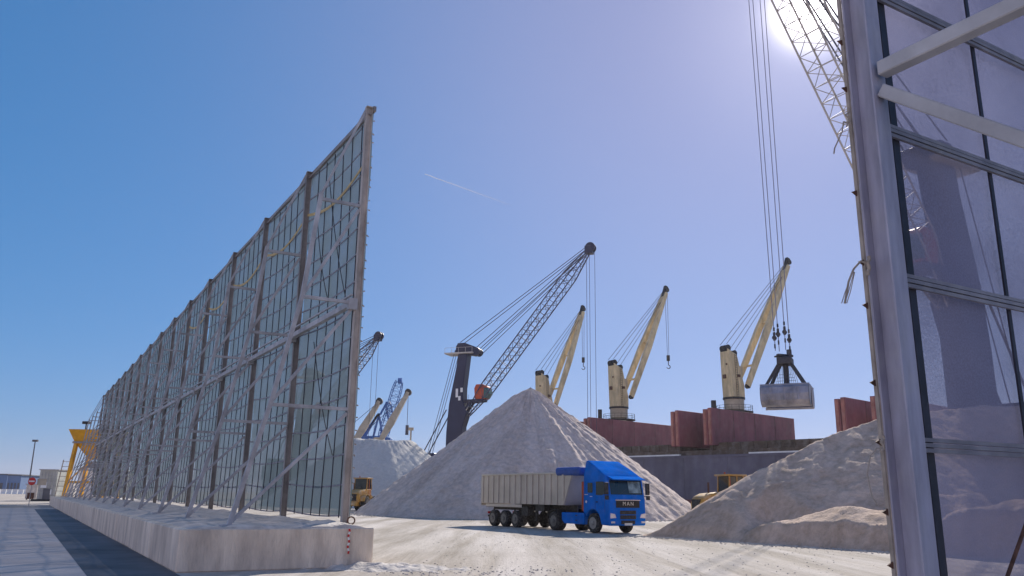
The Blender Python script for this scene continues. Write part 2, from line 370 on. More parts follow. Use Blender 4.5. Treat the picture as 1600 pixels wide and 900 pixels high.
# barrier tape hanging at the near end
for k in range(9):
    q = MB(); a = fp(-.03, PW-.72+.02*math.sin(k*1.7), .98-.07*k); b = fp(-.03, PW-.72+.02*math.sin(k*1.7+1.7), .98-.07*(k+1))
    q.beam(a, b, .05, .008, up=eu)
    if k == 0: tp = q.build('barrier_tape', M['red'], None, fp(-.03, PW-.72, .98)); tag(tp, 'torn strip of red and white tape hanging on the footing end', 'barrier tape')
    else: q.build('tape_segment', M['red'] if k % 2 == 0 else M['white'], tp, tp.location)

# ---------------------------------------------------------------- left dust barrier
NB, BAY, U0, VP_, ZT = 15, 6.45, 1.33, 4.55, 13.75
fb = empty('dust_barrier', fp(U0, VP_, 1.0), 'very tall steel framed dust barrier hung with grey netting, standing on the concrete footing', 'dust barrier')
FO = fb.location
VL = 1.40                                   # leg foot
zn = [4.25, 7.4, 10.45]                     # strut levels
def legv(z):                                # leg: steep, then bending in to the post top
    pts = [(1.0, VL), (4.25, 2.22), (7.4, 2.88), (10.6, 3.22), (ZT, VP_)]
    for (z0, v0), (z1, v1) in zip(pts, pts[1:]):
        if z <= z1: return v0+(v1-v0)*(z-z0)/(z1-z0)
    return VP_
for b in range(NB+1):
    u = U0+BAY*b
    q = MB()                                # H-section post
    for s in (-1, 1): q.beam(fp(u, VP_+s*.09, 1.0), fp(u, VP_+s*.09, ZT), .15, .018, up=ev)
    q.beam(fp(u, VP_, 1.0), fp(u, VP_, ZT), .012, .17, up=ev)
    q.box(fp(u, VP_, 1.03), (.4, .4, .04), rz=-AZ); q.box(fp(u, VP_, ZT+.01), (.20, .20, .03), rz=-AZ)
    q.build('post', M['steel'] if b else M['steel_end'], fb, FO)
    q = MB(); zz = [1.0, 4.25, 7.4, 10.6]
    for z0, z1 in zip(zz, zz[1:]): q.beam(fp(u, legv(z0), z0), fp(u, legv(z1), z1), .115, .115, up=eu)
    q.beam(fp(u, legv(10.6), 10.6), fp(u, VP_-.1, ZT-.1), .07, .07, up=eu)
    q.box(fp(u, VL, 1.03), (.42, .36, .05), rz=-AZ)
    q.build('brace_leg', M['galv'], fb, FO)
    for i, z in enumerate(zn):
        q = MB(); q.beam(fp(u, legv(z), z), fp(u, VP_-.1, z), .09, .09, up=ez); q.build('strut', M['galv'], fb, FO)
        zp = [1.0, 4.25, 7.4][i]
        q = MB(); q.beam(fp(u+.02, legv(zp)+.06, zp+.12), fp(u+.02, VP_-.12, z-.12), .085, .085, up=eu); q.build('diagonal_brace', M['galv'], fb, FO)
for b in range(NB):
    u = U0+BAY*b; vn = VP_+.16
    q = MB(); n1, n2 = 14, 24               # slightly slack net
    for i in range(n1+1):
        for j in range(n2+1):
            uu = u+BAY*i/n1; z = 1.25+(ZT-.1-1.25)*j/n2
            bul = .10*math.sin(math.pi*i/n1)*math.sin(math.pi*j/n2)+.04*noise.noise(Vector((uu*1.2, z*1.2, b)))
            q.v.append(tuple(fp(uu, vn+bul, z)))
    for i in range(n1):
        for j in range(n2):
            a = i*(n2+1)+j; q.f.append((a, a+1, a+n2+2, a+n2+1))
    q.slot(M['strip'])
    for i in range(1, 7):
        uu = u+BAY*i/7
        pts = [fp(uu+.03*noise.noise(Vector((uu*3, k*.9, 1))), vn-.03+.10*math.sin(math.pi*i/7)*math.sin(math.pi*k/10), 1.2+(ZT-1.4)*k/10) for k in range(11)]
        q.path(pts, .017, n=4)
    q.slot(M['rail'])
    nr = 14
    for k in range(nr+1):
        z = 1.3+(ZT-1.5)*k/nr
        pts = [fp(u+BAY*i/6, vn-.05+.08*math.sin(math.pi*i/6), z-.10*math.sin(math.pi*i/6)) for i in range(7)]
        for a, c in zip(pts, pts[1:]): q.beam(a, c, .02, .045)
    q.build('net_panel', M['net'], fb, FO, smooth=True)
    q = MB(); pts = [fp(u+BAY*i/10, vn-.1, 12.05-.50*math.sin(math.pi*i/10)) for i in range(11)]
    for a, c in zip(pts, pts[1:]): q.beam(a, c, .02, .10)
    if b < 5: q.build('lashing_strap', M['strap'], fb, FO)
q = MB(); q.beam(fp(U0-.1, VP_+.16, ZT-.02), fp(U0+NB*BAY+.1, VP_+.16, ZT-.02), .10, .16); q.beam(fp(U0-.1, VP_+.02, ZT-.22), fp(U0+NB*BAY+.1, VP_+.02, ZT-.22), .05, .06)
q.build('top_rail', M['steel'], fb, FO)
q = MB(); q.beam(fp(U0-.1, VP_-.20, 7.35), fp(U0+NB*BAY, VP_-.20, 7.35), .16, .16); q.beam(fp(U0-.1, VP_-.22, 7.62), fp(U0+NB*BAY, VP_-.22, 7.62), .06, .05)
for b in range(NB+1): q.box(fp(U0+b*BAY, VP_-.16, 7.35), (.26, .22, .34), rz=-AZ)
q.build('walkway_beam', M['galv'], fb, FO)
for k in range(34):                         # shackles and frayed ends along the end post
    q = MB(); z = 1.5+12.1*k/33+random.uniform(-.1, .1); q.tube(fp(U0-.05, VP_+.14, z), fp(U0-.07, VP_+.17+.03*random.random(), z+random.uniform(-.06, .02)), .02, n=5)
    q.build('net_tie', M['rope'], fb, FO)
# loose dark cables hanging through the near bays
for b, (u1, z1, u2, z2) in enumerate([(3.9, 12.6, 1.2, 7.7), (4.4, 6.9, 1.6, 3.0), (5.2, 11.8, 3.2, 8.2)]):
    q = MB(); pts = [fp(U0+u1+(u2-u1)*k/8, VP_+.05, z1+(z2-z1)*k/8-.35*math.sin(math.pi*k/8)) for k in range(9)]
    q.path(pts, .014, n=5); q.build('loose_cable', M['black'], fb, FO)

# ---------------------------------------------------------------- right dust barrier, close by
NODE = 4.25
qn = _r*((1362-800)/F) + _u*((450-115)/F) + _f; pn = qn*((NODE-H)/qn.z)+Vector((0, 0, H))
pb = P(1445, 900, pn.y)
tv = (pn-pb).normalized()
base2 = pb + tv*((1.0-pb.z)/tv.z)
AZ2 = R(59.0)
f1 = Vector((math.sin(AZ2), math.cos(AZ2), 0)); f3 = tv; f2 = f3.cross(f1).normalized(); f1 = f2.cross(f3).normalized()   # f2 points away from us
if f2.y < 0: f2 = -f2
# root: local x = along the barrier, y = through it (away), z = up
rb = empty('dust_barrier', base2, 'near end of a dust barrier close by, post and netting filling the right edge', 'dust barrier')
Mx = Matrix((f1, f2, f3)).transposed()
rb.rotation_euler = Mx.to_euler()
PD, PWD = .150, .125                        # post depth and flange width; local (0,0) is near-left corner of the near flange
q = MB(); ZH = 12.75
q.box((PWD/2, .006, ZH/2), (PWD, .012, ZH)); q.box((PWD/2, PD-.006, ZH/2), (PWD, .012, ZH)); q.box((PWD/2, PD/2, ZH/2), (.009, PD-.024, ZH))
q.build('post', M['steel_near'], rb, bevel=.002)
q = MB(); q.box((-.004, PD+.012, ZH/2), (.016, .020, ZH)); q.build('edge_strip', M['rope'], rb)
def rz_(px, py):                            # local height of a pixel on the net plane
    d = (_r*((px-800)/F) + _u*((450-py)/F) + _f); A = base2 + f2*(PD+.03)
    t = (A-Vector((0, 0, H))).dot(f2)/d.dot(f2); p = Vector((0, 0, H))+d*t; dd = p-base2
    return dd.dot(f1), dd.dot(f3)
ya, yb, yc = rz_(1392, 212), rz_(1420, 440), rz_(1450, 697)
pitch = (ya[1]-yc[1])/2; zr0 = yc[1]
vx = rz_(1566, 450)[0]; vstep = vx-PWD-.03
print('right barrier', ya, yb, yc, 'v', vx, 'base', base2, 'tv', tv)
LEN = 6.4; uvis = rz_(1417, 450)[0]
for bb in range(3):
    x0 = PWD+.02+bb*LEN
    q = MB(); n1, n2 = 14, 26
    for i in range(n1+1):
        for j in range(n2+1):
            xx = x0+LEN*i/n1; z = .2+(ZH-.3)*j/n2
            q.v.append((xx, PD+.05+.02*noise.noise(Vector((xx*1.4, z*1.4, 2))), z))
    for i in range(n1):
        for j in range(n2):
            a = i*(n2+1)+j; q.f.append((a, a+1, a+n2+2, a+n2+1))
    q.slot(M['strip'])
    for i in range(0, 8):
        xx = x0+.02+vstep*i
        if i == 0 and bb == 0: xx = uvis+.022
        if xx < x0+LEN: q.box((xx+.0, PD+.015, ZH/2), (.034 if i else .062, .012, ZH-.2))
    q.slot(M['rail'])
    for k in range(-3, 14):
        z = zr0+pitch*k
        if z < .1 or z > ZH: continue
        for dz, t in ((-.028, .020), (0, .028), (.028, .020)):
            q.beam((x0-.02, PD-.012, z+dz), (x0+LEN, PD-.012, z+dz), t, .022)
    q.build('net_panel', M['net2'], rb, smooth=True)
q = MB(); zN = NODE-1.0
ly = -3.05
def lz(z): return {0: -3.0, 1: -2.15, 2: -1.5, 3: -1.05}[z]
q = MB(); q.beam((PWD/2, -.02, zN+.03), (PWD/2, lz(1), zN+.03), .085, .085); q.build('strut', M['galv'], rb, bevel=.006)
q = MB(); q.beam((PWD/2, -.02, zN-.10), (PWD/2, lz(0), .75), .075, .075); q.build('diagonal_brace', M['galv'], rb, bevel=.006)
q = MB(); q.beam((PWD/2, -.02, 6.3), (PWD/2, lz(1), zN+.1), .085, .085); q.beam((PWD/2, -.02, 6.4), (PWD/2, lz(2), 6.4), .085, .085); q.build('diagonal_brace', M['galv'], rb)
q = MB(); q.beam((PWD/2, lz(0), 0), (PWD/2, lz(1), zN), .13, .13); q.beam((PWD/2, lz(1), zN), (PWD/2, lz(2), 6.4), .13, .13); q.beam((PWD/2, lz(2), 6.4), (PWD/2, -.1, ZH-.2), .13, .13); q.build('brace_leg', M['galv'], rb)
for bb in range(1, 4):
    xx = bb*LEN+PWD
    q = MB(); q.box((xx, .0, ZH/2), (.14, .012, ZH)); q.box((xx, PD, ZH/2), (.14, .012, ZH)); q.box((xx, PD/2, ZH/2), (.01, PD-.02, ZH)); q.build('post', M['steel'], rb)
# clips on the post's outer edge
for k, py in enumerate((70, 143, 305, 413, 480, 600, 692, 800, 882)):
    _, z = rz_(1306+py*.11, py)
    q = MB(); q.prism([(0, -.018), (-.045, 0), (0, .018)], -.004, .004, lambda a, b, c, z=z: Vector((-.010+a, PD+.012+c, z+b))); q.build('clip', M['rust'], rb)
# rusty tie rod crossing the lower net
x1, z1 = rz_(1600, 760); x2, z2 = rz_(1548, 900)
q = MB(); dx = (x1-x2); dz = (z1-z2)
q.tube((x2-dx*.6, PD-.06, z2-dz*.6), (x1+dx*1.0, PD-.06, z1+dz*1.0), .011, n=8); q.build('tie_rod', M['rust'], rb)
# frayed ropes tied to the post
def rope_px(pts, Y, r, name, mt):
    q = MB(); q.path([P(x, y, Y) for x, y in pts], r, n=6)
    loc = P(*pts[0], Y)
    return q.build(name, mt, None, loc)
Yr = pn.y+.08
o = rope_px([(1356, 412), (1345, 408), (1334, 420), (1326, 440), (1320, 474)], Yr, .006, 'frayed_rope', M['rope']); tag(o, 'short grey frayed rope end blowing from the middle of the near post', 'rope', 'rope ends on the near post')
q = MB()
for ox in (-3, 2, 5): q.path([P(1334+ox*.3, 425, Yr), P(1324+ox, 455, Yr), P(1318+ox, 474, Yr)], .0025, n=4)
q.build('rope_strand', M['rope'], o, o.location)
q = MB(); q.path([P(1357+2*math.sin(i*2.1), 400+i*5, Yr) for i in range(7)], .010, n=6); q.build('rope_knot', M['rope'], o, o.location)
o = rope_px([(1330, 195), (1318, 190), (1316, 205), (1304, 232), (1303, 240)], Yr, .004, 'frayed_rope', M['rope']); tag(o, 'thin looped rope end near the top of the near post, against the crane boom', 'rope', 'rope ends on the near post')
q = MB(); q.path([P(1325+4*math.sin(i*2.4), 168+i*6, Yr) for i in range(6)], .005, n=5); q.build('rope_knot', M['rope'], o, o.location)
o = rope_px([(1383, 702), (1370, 700), (1360, 712), (1355, 740), (1362, 775), (1372, 790)], Yr, .0035, 'frayed_rope', M['rope']); tag(o, 'pale thin rope loop low on the near post, in front of the gravel', 'rope', 'rope ends on the near post')
q = MB(); q.path([P(1379+3*math.sin(i*2.2), 680+i*5, Yr) for i in range(6)], .008, n=6); q.build('rope_knot', M['rope'], o, o.location)

# ---------------------------------------------------------------- piles
def grid_pile(name, hfun, cx, cy, Rx, Ry, nx, ny, m, label, cat, uvf, grp=None):
    vs = []; fs = []; uv = []
    for j in range(ny+1):
        for i in range(nx+1):
            x = cx-Rx+2*Rx*i/nx; y = cy-Ry+2*Ry*j/ny
            vs.append((x-cx, y-cy, hfun(x, y))); uv.append(uvf(x, y))
    for j in range(ny):
        for i in range(nx):
            a = j*(nx+1)+i; qd = (a, a+1, a+nx+2, a+nx+1)
            if max(vs[k][2] for k in qd) > -.02: fs.append(qd)
    me = bpy.data.meshes.new(name); me.from_pydata(vs, [], fs); me.update()
    ul = me.uv_layers.new(name='UVMap')
    for lp in me.loops: ul.data[lp.index].uv = uv[lp.vertex_index]
    for p in me.polygons: p.use_smooth = True
    bm = bmesh.new(); bm.from_mesh(me); bmesh.ops.delete(bm, geom=[v for v in bm.verts if not v.link_faces], context='VERTS'); bm.to_mesh(me); bm.free()
    me.materials.append(m); o = bpy.data.objects.new(name, me); scn.collection.objects.link(o); o.location = (cx, cy, 0)
    return tag(o, label, cat, grp)
def nz(x, y, z=0): return noise.noise(Vector((x, y, z)))
def cone_pile(name, cx, cy, rad, h, m, label, zcap=None, seed=0, na=440, nr=150):
    vs = []; fs = []; uvs = []
    for j in range(nr+1):
        t = j/nr; r = rad*1.12*t
        for i in range(na):
            a = 2*math.pi*i/na; ca, sa = math.cos(a), math.sin(a)
            rr = rad*(1+.05*nz(ca*1.3, sa*1.3, seed)+.02*nz(ca*6, sa*6, seed+3))
            z = h*(1-r/rr)
            k = min(1, r/(.12*rad))
            z += k*(.16*nz(ca*16+seed, sa*16, r*.06) + .11*nz(ca*38, sa*38, r*.15+seed) + .13*nz(r*ca*1.5, r*sa*1.5, seed) + .07*nz(r*ca*3.4, r*sa*3.4, seed) + .30*nz(r*ca*.16, r*sa*.16, seed+8))
            apex = .02*h
            z -= apex*math.exp(-(r/(.05*rad))**2)
            if zcap is not None: z = min(z, zcap+.7*nz(r*ca*.22, r*sa*.22, seed+1)+.2*nz(r*ca*.8, r*sa*.8))
            edge = r-rr*.97
            if edge > 0: z -= .02*edge
            vs.append((r*ca, r*sa, max(z, -.05))); uvs.append((i/na, t))
    for j in range(nr):
        for i in range(na):
            a = j*na+i; b = j*na+(i+1) % na; fs.append((a, b, b+na, a+na))
    me = bpy.data.meshes.new(name); me.from_pydata(vs, [], fs); me.update()
    ul = me.uv_layers.new(name='UVMap')
    for p in me.polygons:
        p.use_smooth = True
        us = [uvs[v][0] for v in p.vertices]; wrap = max(us)-min(us) > .5
        for li, v in zip(p.loop_indices, p.vertices):
            uu = uvs[v][0]; ul.data[li].uv = (uu+1 if wrap and uu < .5 else uu, uvs[v][1]*1.0)
    me.materials.append(m); o = bpy.data.objects.new(name, me); scn.collection.objects.link(o); o.location = (cx, cy, 0)
    return tag(o, label, 'gravel pile', 'heaps of bulk material on the quay')
ap = P(829, 605, 85)
cone_pile('gravel_pile', ap.x, ap.y, 16.9, ap.z+.25, M['pile'], 'tall pointed cone of pale gravel rising behind the blue truck', seed=4)
fl = P(603, 690, 128)
cone_pile('gravel_pile', fl.x-1, fl.y, 17.0, 13.5, M['pile_far'], 'whitish flat-topped heap far back between the barrier end and the tall cone', zcap=9.6, seed=11, na=200, nr=60)

# big excavated pile at right: ridge points (x, y, z)
A0 = G(1003, 838); ridge = []
for px, py, Y in ((1060, 808, 42.2), (1110, 778, 42.6), (1170, 743, 43), (1225, 715, 43.4), (1280, 688, 44), (1330, 668, 44.5), (1375, 652, 45), (1470, 640, 47), (1600, 632, 49), (1760, 640, 51)):
    ridge.append(P(px, py, Y))
F0 = G(1003, 838); F1 = G(1390, 863)
fd = (F1-F0); fd.z = 0; fl_ = fd.length; fd.normalize(); fn = Vector((-fd.y, fd.x, 0))
if fn.y < 0: fn = -fn
def pile_h(x, y):
    p = Vector((x, y, 0)); best = -9
    for a, b in zip([Vector((F0.x, F0.y+.4, .1))]+ridge, ridge):
        d = Vector((b.x-a.x, b.y-a.y)); L2 = d.length_squared
        t = max(0, min(1, ((x-a.x)*d.x+(y-a.y)*d.y)/L2)); c = a.lerp(b, t)
        back = (Vector((x-c.x, y-c.y, 0))).dot(fn) > 0
        best = max(best, c.z - (.72 if back else .60)*math.hypot(x-c.x, y-c.y))
    rel = p-Vector((F0.x, F0.y, 0)); s = rel.dot(fd); dd = rel.dot(fn)
    best = min(best, max(-.3, dd)*.9)
    # scooped face: beyond s = 5.2 the front is cut back and lumps lie before it
    cut = 5.0+.5*nz(dd*.8, 3.3)+ (dd*.10)
    if s > cut:
        k = min(1, (s-cut)/.8)
        face = 2.6+1.1*nz(s*.28, 7.7)+.4*nz(s*.9, 1.7)
        prof = (dd*.24 + .25) if dd < face else (face*.24+.25)+(dd-face)*1.25
        carved = min(best, prof)
        best = best*(1-k)+carved*k
    for lx, ld, lr, lh in ((8.0, 1.0, 2.2, .95), (10.4, 2.6, 3.4, 1.65), (13.4, 1.4, 3.4, 1.15), (13.4, 4.2, 3.6, 2.2), (18.0, 2.6, 4.8, 2.0)):
        r = math.hypot((s-lx)/1.35, dd-ld)
        if r < lr: best = max(best, lh*(1-(r/lr)**1.9)*(1+.12*nz(x*.8, y*.8, 6)))
    best += .16*nz(x*.30, y*.30, 4)+.07*nz(x*1.3, y*1.3, 2)+.045*nz(x*3.6, y*3.6, 1)+.02*nz(x*8, y*8, 1)
    e = min(1, max(0, dd/.6))
    return min(best, 1e9) if e >= 1 else best*e-.03*(1-e)
grid_pile('gravel_pile', pile_h, 21.0, 43, 20.0, 18, 330, 300, M['pile_b'], 'broad brownish dug-out gravel heap beside the right-hand barrier', 'gravel pile', lambda x, y: ((x*fd.x+y*fd.y)*.12, (x*fn.x+y*fn.y)*.12), 'heaps of bulk material on the quay')

# loose dirt at the plinth's corner
def dh(x, y):
    p = Vector((x, y, 0))-Vector((-3.3, 22.9, 0)); r = math.hypot(p.x/1.9, p.y/.9)
    return .16*(1-r)+.10*nz(x*2.2, y*2.2)+.05*nz(x*6, y*6)
o = grid_pile('dirt_mound', dh, -3.3, 22.9, 2.6, 1.4, 90, 60, M['dirt'], 'low ridge of loose pale dirt at the corner of the concrete footing', 'dirt mound', lambda x, y: (x, y))

# loose stones and grit strewn over the yard, thickest at the foot of the heaps
q = MB(); rs = random.Random(3)
def stone(x, y, r):
    n = 6; vs = []
    for zz, k in ((-.2, .8), (.35, 1.0), (.9, .45)):
        for i in range(n):
            a = 2*math.pi*i/n+zz; kk = k*rs.uniform(.7, 1.1); vs.append((x+r*kk*math.cos(a), y+r*kk*math.sin(a), r*zz*.8))
    q.add(vs, [(i, (i+1) % n, n+(i+1) % n, n+i) for i in range(n)]+[(n+i, n+(i+1) % n, 2*n+(i+1) % n, 2*n+i) for i in range(n)]+[tuple(range(2*n, 3*n))])
for i in range(1500):
    t_ = rs.uniform(-1, 21); p = F0+fd*t_-fn*abs(rs.gauss(0, .5)); stone(p.x, p.y, rs.uniform(.015, .06))
for i in range(900):
    a = rs.uniform(math.pi*1.05, math.pi*1.95); r = 16.6+abs(rs.gauss(0, .8)); stone(ap.x+r*math.cos(a), ap.y+r*math.sin(a), rs.uniform(.03, .11))
for i in range(320):
    x = -3.2+abs(rs.gauss(0, 3)); y = 22.5+rs.gauss(0, 1.0)-.1*(x+3); stone(x, y, rs.uniform(.008, .035))
for i in range(1600):
    y = rs.uniform(14, 60); x = rs.uniform(-.1, .42)*y; stone(x, y, rs.uniform(.006, .03))
tag(q.build('loose_gravel', M['dirt'], None, (0, 0, 0)), 'grit and small stones strewn over the pale yard', 'gravel', kind='stuff')

# ================================================================ BLUE TIPPER TRUCK
hd = Vector((.535, -.845, 0)).normalized(); lf = Vector((-hd.y, hd.x, 0))   # lf = left-hand side of the truck (away from us)
w1 = G(931, 833)                              # near front wheel foot
tr0 = w1 + lf*1.02 + hd*1.45
rzt = math.atan2(hd.y, hd.x)
tk = empty('tipper_truck', (tr0.x, tr0.y, 0), 'blue tractor unit with a pale ribbed tipper trailer, parked before the tall gravel cone', 'truck', rz=rzt)
def FR(x, z, y): return Vector((x, y, z))     # profile in x,z ; extruded in y
def arc(cx, cz, r, a0, a1, n): return [(cx+r*math.cos(R(a0+(a1-a0)*i/n)), cz+r*math.sin(R(a0+(a1-a0)*i/n))) for i in range(n+1)]
WB = -1.45
prof = [(0, .42), (.02, 1.0), (0, 1.75), (-.05, 1.98), (-.22, 2.78), (-.36, 2.98), (-.62, 3.12), (-1.05, 3.36), (-1.6, 3.62), (-2.02, 3.82), (-2.14, 3.82), (-2.22, 3.0), (-2.27, 1.05), (-2.12, 1.0)] + arc(WB, .56, .66, 155, 12, 12)[0:] + [(-.72, .45)]
q = MB(); q.prism(prof, -1.24, 1.24, FR); cab = q.build('cab', M['blue'], tk, bevel=.07, seg=3, smooth=True)
# taper of the roof fairing
for v in cab.data.vertices:
    if v.co.z > 3.05: v.co.y *= 1-.10*min(1, (v.co.z-3.05)/.7)
q = MB(); q.prism([(-.055, 2.02), (-.215, 2.76), (-.235, 2.76), (-.075, 2.02)], -1.10, 1.10, lambda a, b, c: Vector((a+.03, c, b))); q.build('windscreen', M['glass'], cab, bevel=.01)
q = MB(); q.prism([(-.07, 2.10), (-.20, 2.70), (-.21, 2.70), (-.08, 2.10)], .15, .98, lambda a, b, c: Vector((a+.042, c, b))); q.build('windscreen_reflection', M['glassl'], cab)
q = MB()
for yy in (-.5, .35): q.beam((-.035, yy, 2.03), (-.10, yy+.55, 2.33), .02, .015)
q.build('wiper', M['black'], cab)
q = MB(); q.prism([(-.02, 2.82), (.20, 2.76), (.20, 2.81), (-.30, 2.98)], -1.12, 1.12, FR); q.build('sun_visor', M['blue'], cab, bevel=.01)
for s in (-1, 1):
    q = MB(); q.prism([(-.42, 2.05), (-.46, 2.68), (-1.12, 2.68), (-1.12, 1.98), (-.6, 1.98)], s*1.241, s*1.247, FR); q.build('side_window', M['glass'], cab)
    q = MB(); q.prism([(-1.42, 2.10), (-1.42, 2.62), (-1.86, 2.62), (-1.86, 2.10)], s*1.241, s*1.247, FR); q.build('side_window', M['glass'], cab, bevel=.01)
    q = MB(); q.beam((-.38, s*1.246, 1.1), (-.36, s*1.246, 2.72), .014, .012); q.beam((-1.20, s*1.246, 1.2), (-1.20, s*1.246, 2.72), .012, .012); q.build('door_seam', M['dblue'], cab)
    q = MB(); q.box((-1.04, s*1.255, 1.62), (.16, .03, .06)); q.build('door_handle', M['black'], cab, bevel=.01)
    q = MB(); q.box((-.02, s*1.42, 2.32), (.14, .22, .62)); q.box((.02, s*1.42, 1.86), (.12, .20, .22)); q.beam((-.12, s*1.22, 2.62), (-.04, s*1.42, 2.58), .04); q.beam((-.10, s*1.22, 1.95), (-.02, s*1.42, 1.95), .04)
    q.build('mirror', M['chass'], cab, bevel=.03, seg=2)
    q = MB(); q.prism([(0, .80), (0, 1.06), (.30, 1.02), (.38, .82)], .0, .045, lambda a, b, c, s=s: Vector((.018+c-.12*a*.3, s*(1.20-a), b))); q.build('headlight', M['lamp'], cab, bevel=.01)
    q = MB(); q.box((.032, s*1.03, .60), (.03, .26, .10)); q.build('fog_lamp', M['lamp'], cab, bevel=.01)
q = MB(); q.box((.022, 0, 1.52), (.02, 1.62, .36)); gr = q.build('grille', M['black'], cab, bevel=.02)
q = MB()
for k in range(4): q.box((.030, 0, 1.385+.045*k), (.012, 1.5, .012))
q.build('grille_bar', M['chass'], gr)
q = MB(); q.box((.030, 0, 1.735), (.03, 1.72, .05)); q.build('grille_trim', M['chrome'], gr, bevel=.01)
q = MB(); q.box((.024, 0, 1.10), (.02, 1.10, .20)); q.box((.024, 0, .86), (.02, 1.10, .20)); q.box((.024, 0, .60), (.02, .95, .18)); q.build('lower_grille', M['chass'], cab, bevel=.01)
q = MB(); q.box((.042, 0, .50), (.015, .52, .12)); q.build('licence_plate', M['white'], cab)
fc = bpy.data.curves.new('lettering', 'FONT'); fc.body = 'MAN'; fc.size = .29; fc.extrude = .008; fc.align_x = 'CENTER'; fc.align_y = 'CENTER'; fc.space_character = 1.4; fc.offset = -.002
fo = bpy.data.objects.new('tmp', fc); scn.collection.objects.link(fo); bpy.context.view_layer.update()
tm = bpy.data.meshes.new_from_object(fo.evaluated_get(bpy.context.evaluated_depsgraph_get())); bpy.data.objects.remove(fo)
tm.name = 'lettering'; tm.materials.clear(); tm.materials.append(M['sil']); lo = bpy.data.objects.new('lettering', tm); scn.collection.objects.link(lo)
lo.parent = gr; lo.location = (.046, 0, 1.54); lo.rotation_euler = (R(90), 0, R(90))
# tiny door markings
for x, z, wd in ((-1.98, 2.0, .30), (-1.55, 1.9, .2)):
    q = MB()
    for k in range(5): q.box((x+wd*(k/5-.4), -1.244, z), (wd/7, .006, .035))
    q.build('door_lettering', M['sil'], cab)
q = MB(); q.tube((-1.98, -1.243, 1.62), (-1.98, -1.25, 1.62), .07, n=16); q.build('door_badge', M['white'], cab)
q = MB()                                       # exhaust / air stack behind the cab
q.box((-2.55, -.85, 1.9), (.34, .34, 1.6)); q.build('air_intake', M['orange'], tk, bevel=.04)
# blue skirts, tank
for s in (-1, 1):
    q = MB(); q.prism([(-2.22, .42), (-2.22, 1.02), (-4.28, 1.02), (-4.28, .62), (-4.05, .42)], s*.80, s*1.23, FR); o = q.build('side_skirt', M['blue'], tk, bevel=.03, seg=2, smooth=True)
    if s < 0:
        q = MB(); q.box((-2.9, -1.237, .88), (.16, .012, .05)); q.box((-2.9, -1.237, .62), (.16, .012, .05)); q.build('skirt_vent', M['black'], o)
q = MB()
for s in (-1, 1): q.box((-3.9, s*.42, .88), (4.6, .09, .28))
q.box((-5.6, 0, 1.12), (1.0, .9, .14)); q.build('tractor_chassis', M['chass'], tk)
def wheel(x, s, r=.52, wd=.30, dual=False, bright=False, parent=tk, z=None):
    z = r if z is None else z
    q = MB(); ww = wd*(2.05 if dual else 1); y1 = s*1.22; y0 = y1-s*ww
    lo_, hi_ = sorted((y0, y1)); c = (lo_+hi_)/2; h = (hi_-lo_)/2
    q.lathe([(r*.58, -h), (r*.90, -h), (r, -h+.05), (r, h-.05), (r*.90, h), (r*.58, h)], (x, c, z), 'Y', 28)
    t = q.build('wheel', M['tyre'], parent, smooth=True)
    q = MB(); e = s*h
    q.lathe([(r*.60, e+s*.004), (r*.55, e+s*.008), (r*.50, e-s*.06), (r*.26, e-s*.03), (r*.24, e+s*.05), (r*.08, e+s*.07)], (x, c, z), 'Y', 24)
    q.build('rim', M['rimw'] if bright else M['rim'], t, smooth=True)
    return t
for s in (-1, 1):
    wheel(WB, s, bright=(s < 0)); wheel(WB-3.65, s, dual=True)
    for x in (-9.15, -10.47, -11.79): wheel(x, s, .50, .38)
    q = MB(); q.prism(arc(WB-3.65, .54, .60, 172, 20, 12)+arc(WB-3.65, .54, .63, 20, 172, 12), s*.62, s*1.22, FR); q.build('mudguard', M['chass'], tk)
# trailer
zt, zb = 3.12, 1.52
bodyp = [(-3.25, zt), (-12.75, zt-.02), (-12.80, 1.32), (-9.6, 1.42), (-8.9, 1.52), (-4.9, 1.52), (-4.1, 1.52)]
q = MB(); q.prism([(-3.25, zt), (-13.22, zt), (-13.22, 1.40), (-4.05, 1.40)], -1.17, 1.17, FR)
bd = q.build('tipper_body', M['alu'], tk)
nrib = 15
for s in (-1, 1):
    for k in range(nrib):
        x = -13.12+ (8.95)*k/(nrib-1)
        q = MB(); q.box((x, s*1.205, (zt+1.42)/2), (.17, .08, zt-1.42)); q.build('body_rib', M['alu'], bd, bevel=.02)
    q = MB(); q.beam((-3.38, s*1.2, zt-.1), (-4.10, s*1.2, 1.45), .10, .08, up=(0, 1, 0)); q.build('body_rib', M['alu'], bd, bevel=.02)
q = MB()
for s in (-1, 1): q.box((-8.23, s*1.20, zt+.05), (10.0, .12, .12))
q.box((-13.2, 0, zt+.05), (.1, 2.4, .12)); q.build('top_rim', M['alu'], bd, bevel=.015)
q = MB(); q.box((-13.29, 0, 2.2), (.07, 2.42, 1.9)); q.build('tailgate', M['alu'], bd, bevel=.02)
q = MB(); q.box((-3.75, 0, zt+.14), (2.3, 2.56, .48)); q.build('tarp_housing', M['dblue'], bd, bevel=.16, seg=3, smooth=True)
q = MB()
for i in range(26):
    x = -4.6-8*i/26; q.lathe([(.35+.1*random.random(), -.1), (.2, .06+.06*random.random()), (.02, .1+.1*random.random())], (x, random.uniform(-.6, .6), zt+.0), 'Z', 8)
q.build('gravel_load', M['pile'], bd)
q = MB()
for s in (-1, 1):
    q.box((-10.6, s*1.12, 1.27), (4.2, .10, .20)); q.box((-8.2, s*.5, 1.15), (9.0, .12, .28))
q.build('trailer_chassis', M['chass'], tk)
q = MB()
for s in (-1, 1): q.box((-10.55, s*1.19, 1.28), (4.2, .03, .17))
q.build('side_beam', M['alu'], tk)
